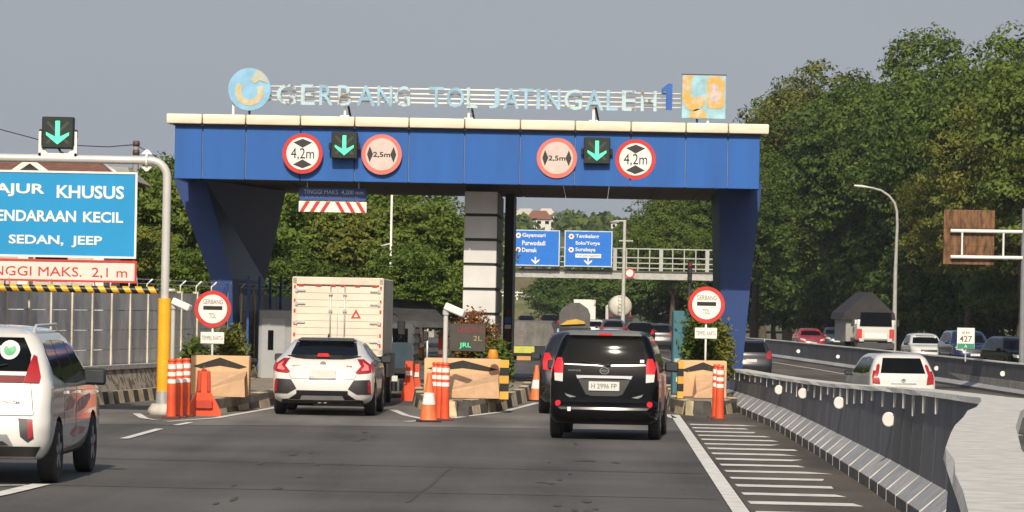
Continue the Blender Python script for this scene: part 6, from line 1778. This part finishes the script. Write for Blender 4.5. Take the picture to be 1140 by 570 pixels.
for sx in (1, -1):
    MB().box((sx * .70, -.05, .62), (.20, .05, .09)).build('tail_light', LAMPRED, tg)
    for yy in (.9, 4.3): wheel(tg, sx * .70, yy, .38, .24)
MB().box((0, 2.4, .62), (.8, 4.6, .2)).build('chassis', DARKPL, tg)
MB().hexa([(-.84, 3.8, .5), (.84, 3.8, .5), (.84, 5.2, .5), (-.84, 5.2, .5)], [(-.78, 3.85, 1.62), (.78, 3.85, 1.62), (.78, 4.8, 1.62), (-.78, 4.8, 1.62)]).build('cab', paint('cab_dark', (.03, .035, .04), .1, .3), tg)
# --- truck with high grey load and yellow sheet, over the minivan roof
Zy = 165.0
ty = T('loaded_truck', 'truck with rounded grey tarpaulin load and yellow sheet seen over the minivan roof', 'truck', (at(640, Zy), Zy, 0), R(-1))
zt_ = P(640, 337, Zy).z; zb_ = P(640, 359, Zy).z
hw = 17 * Zy / F
lb = MB()
prof = [(-hw, zb_ - .3), (hw, zb_ - .3), (hw * 1.02, zb_ + .35), (hw * .85, zt_ - .25), (hw * .3, zt_), (-hw * .3, zt_), (-hw * .85, zt_ - .25), (-hw * 1.02, zb_ + .35)]
lb.prism(prof, XZ(0), 0, 3.6); lb.build('tarpaulin', mat('load_tarp', (.10, .095, .09), .75, var=.2, bump=.4), ty)
MB().prism([(-hw * .95, zb_ - .12), (hw * .7, zb_ - .05), (hw * .6, zb_ + .06), (hw * .1, zb_ + .15), (-hw * .5, zb_ + .08)], XZ(0), -.12, 0).build('yellow_sheet', mat('yellow_sheet', (.6, .36, .05), .6), ty)
MB().box((0, 1.8, (zb_ - .3) / 2 + .3), (hw * 2 + .1, 3.7, zb_ - .75)).build('bed', DARKPL, ty)
for sx in (1, -1):
    MB().box((sx * hw * .8, -.08, .75), (.2, .05, .1)).build('tail_light', LAMPRED, ty)
    for yy in (.8, 4.2): wheel(ty, sx * (hw - .1), yy, .36, .24)
MB().hexa([(-hw, 3.7, .5), (hw, 3.7, .5), (hw, 5.2, .5), (-hw, 5.2, .5)], [(-hw * .9, 3.75, 1.95), (hw * .9, 3.75, 1.95), (hw * .9, 4.8, 1.95), (-hw * .9, 4.8, 1.95)]).build('cab', WHITEP, ty)
# --- far white box truck and round tanker
Zw = 330.0
wtk = T('box_truck', 'far white box truck behind the rounded grey load', 'truck', (at(651, Zw), Zw, 0), 0)
zt_ = P(650, 333.5, Zw).z
MB().box((0, 2.2, (zt_ + 1.0) / 2), (1.9, 4.4, zt_ - 1.0), bev=.03).build('box', WHITE, wtk)
MB().box((0, 0, .85), (1.8, .2, .25)).build('rear_bumper', DARKPL, wtk)
MB().box((0, 5.3, 1.4), (1.8, 1.5, 1.8), bev=.08).build('cab', WHITEP, wtk)
for sx in (1, -1):
    for yy in (1.0, 5.2): wheel(wtk, sx * .8, yy, .4, .25)
Zk = 300.0
tkr = T('tanker', 'far cream tanker with round end behind the street lamp pole', 'tanker truck', (at(691, Zk), Zk, 0), 0)
zc_t = P(691, 341, Zk).z; rt_ = 12.5 * Zk / F
MB().lathe([(rt_ * .3, -.25), (rt_ * .8, -.15), (rt_, .05), (rt_, 5.5), (rt_ * .8, 5.7)], axis='Y', c=(0, 0, zc_t), n=28).build('tank', mat('tank_cream', (.62, .58, .48), .45, var=.1), tkr, smooth=50)
MB().box((0, .4, zc_t - rt_ - .1), (1.9, 1.0, .5)).build('bumper', DARKPL, tkr)
for sx in (1, -1):
    MB().box((sx * .8, -.12, zc_t - rt_ + .1), (.3, .06, .16)).build('tail_light', LAMPRED, tkr)
    for yy in (1.0, 4.6): wheel(tkr, sx * .8, yy, .45, .28)
MB().box((0, 6.9, 1.5), (2.0, 1.7, 2.2), bev=.08).build('cab', WHITEP, tkr)
lad = MB()
for sx in (1, -1): lad.tube([(sx * .22, -.30, zc_t - rt_ * .9), (sx * .22, -.30, zc_t + rt_ * .7)], .03, 6)
for k in range(6): lad.tube([(-.22, -.30, zc_t - rt_ * .8 + k * .3), (.22, -.30, zc_t - rt_ * .8 + k * .3)], .02, 6)
lad.build('ladder', STEEL, tkr)
MB().box((0, 2.8, .8), (.9, 6, .25)).build('chassis', DARKPL, tkr)
# --- oncoming truck with peaked tarpaulin
Zo = 208.0
to = T('tarpaulin_truck', 'oncoming white and red truck with a peaked grey tarpaulin roof', 'truck', (at(972, Zo), Zo, -.28), R(180 + 2.5))
s_ = Zo / F
cw = 22.5 * s_
zc1 = P(972, 356, Zo).z; zpk = P(965, 325, Zo).z + .28; zed = P(972, 348, Zo).z
MB().box((0, .35, 1.55), (cw * 1.86, 1.6, zc1 - .7 - .0), bev=.07, seg=2).build('cab', WHITEP, to, smooth=40)
MB().hexa([(-cw * .80, 1.152, 1.75), (cw * .80, 1.152, 1.75), (cw * .80, 1.18, 1.75), (-cw * .80, 1.18, 1.75)], [(-cw * .76, 1.152, 2.52), (cw * .76, 1.152, 2.52), (cw * .76, 1.17, 2.52), (-cw * .76, 1.17, 2.52)]).build('windscreen', GLASS, to)
MB().box((0, 1.17, 1.22), (cw * 1.1, .05, .28)).build('grille', WHITE, to)
for sx in (1, -1):
    MB().box((sx * cw * .80, 1.16, 1.30), (cw * .24, .06, .62), bev=.02).build('red_panel', RED, to)
    MB().box((sx * cw * .70, 1.19, 1.0), (.26, .05, .18), bev=.02).build('headlight', LAMPCLEAR, to)
    MB().box((sx * (cw + .14), .9, 1.95), (.14, .10, .42), bev=.02).build('door_mirror', DARKPL, to)
    for yy in (.4, -3.6): wheel(to, sx * cw * .82, yy, .45, .28)
MB().box((0, 1.15, .68), (cw * 1.86, .2, .34), bev=.03).build('bumper', mat('bumper_dark', (.05, .05, .05), .5), to)
MB().box((0, .45, zc1 + .14), (cw * 2.0, .9, .24), bev=.02).build('roof_sign', WHITE, to)
MB().box((0, .905, zc1 + .10), (cw * 1.25, .03, .10)).build('roof_band', RED, to)
MB().box((0, .905, zc1 + .20), (cw * 1.1, .03, .08)).build('roof_stripe', mat('roof_blue', (.03, .10, .40), .5), to)
bxw = cw * 1.10
MB().box((.2, -2.9, (zed + .9) / 2), (bxw * 2, 4.8, zed - .9)).build('cargo_side', mat('cargo_grey', (.30, .29, .27), .7, var=.15, stretch=(1, 3, 1)), to)
MB().prism([(-bxw - .05, zed - .12), (bxw + .45, zed - .12), (bxw + .35, zed + .25), (.25, zpk), (.05, zpk), (-bxw, zed + .25)], XZ(0), -5.4, -.2).build('tarpaulin', mat('dark_tarp', (.022, .020, .021), .75, var=.3, scale=2, bump=.4), to)
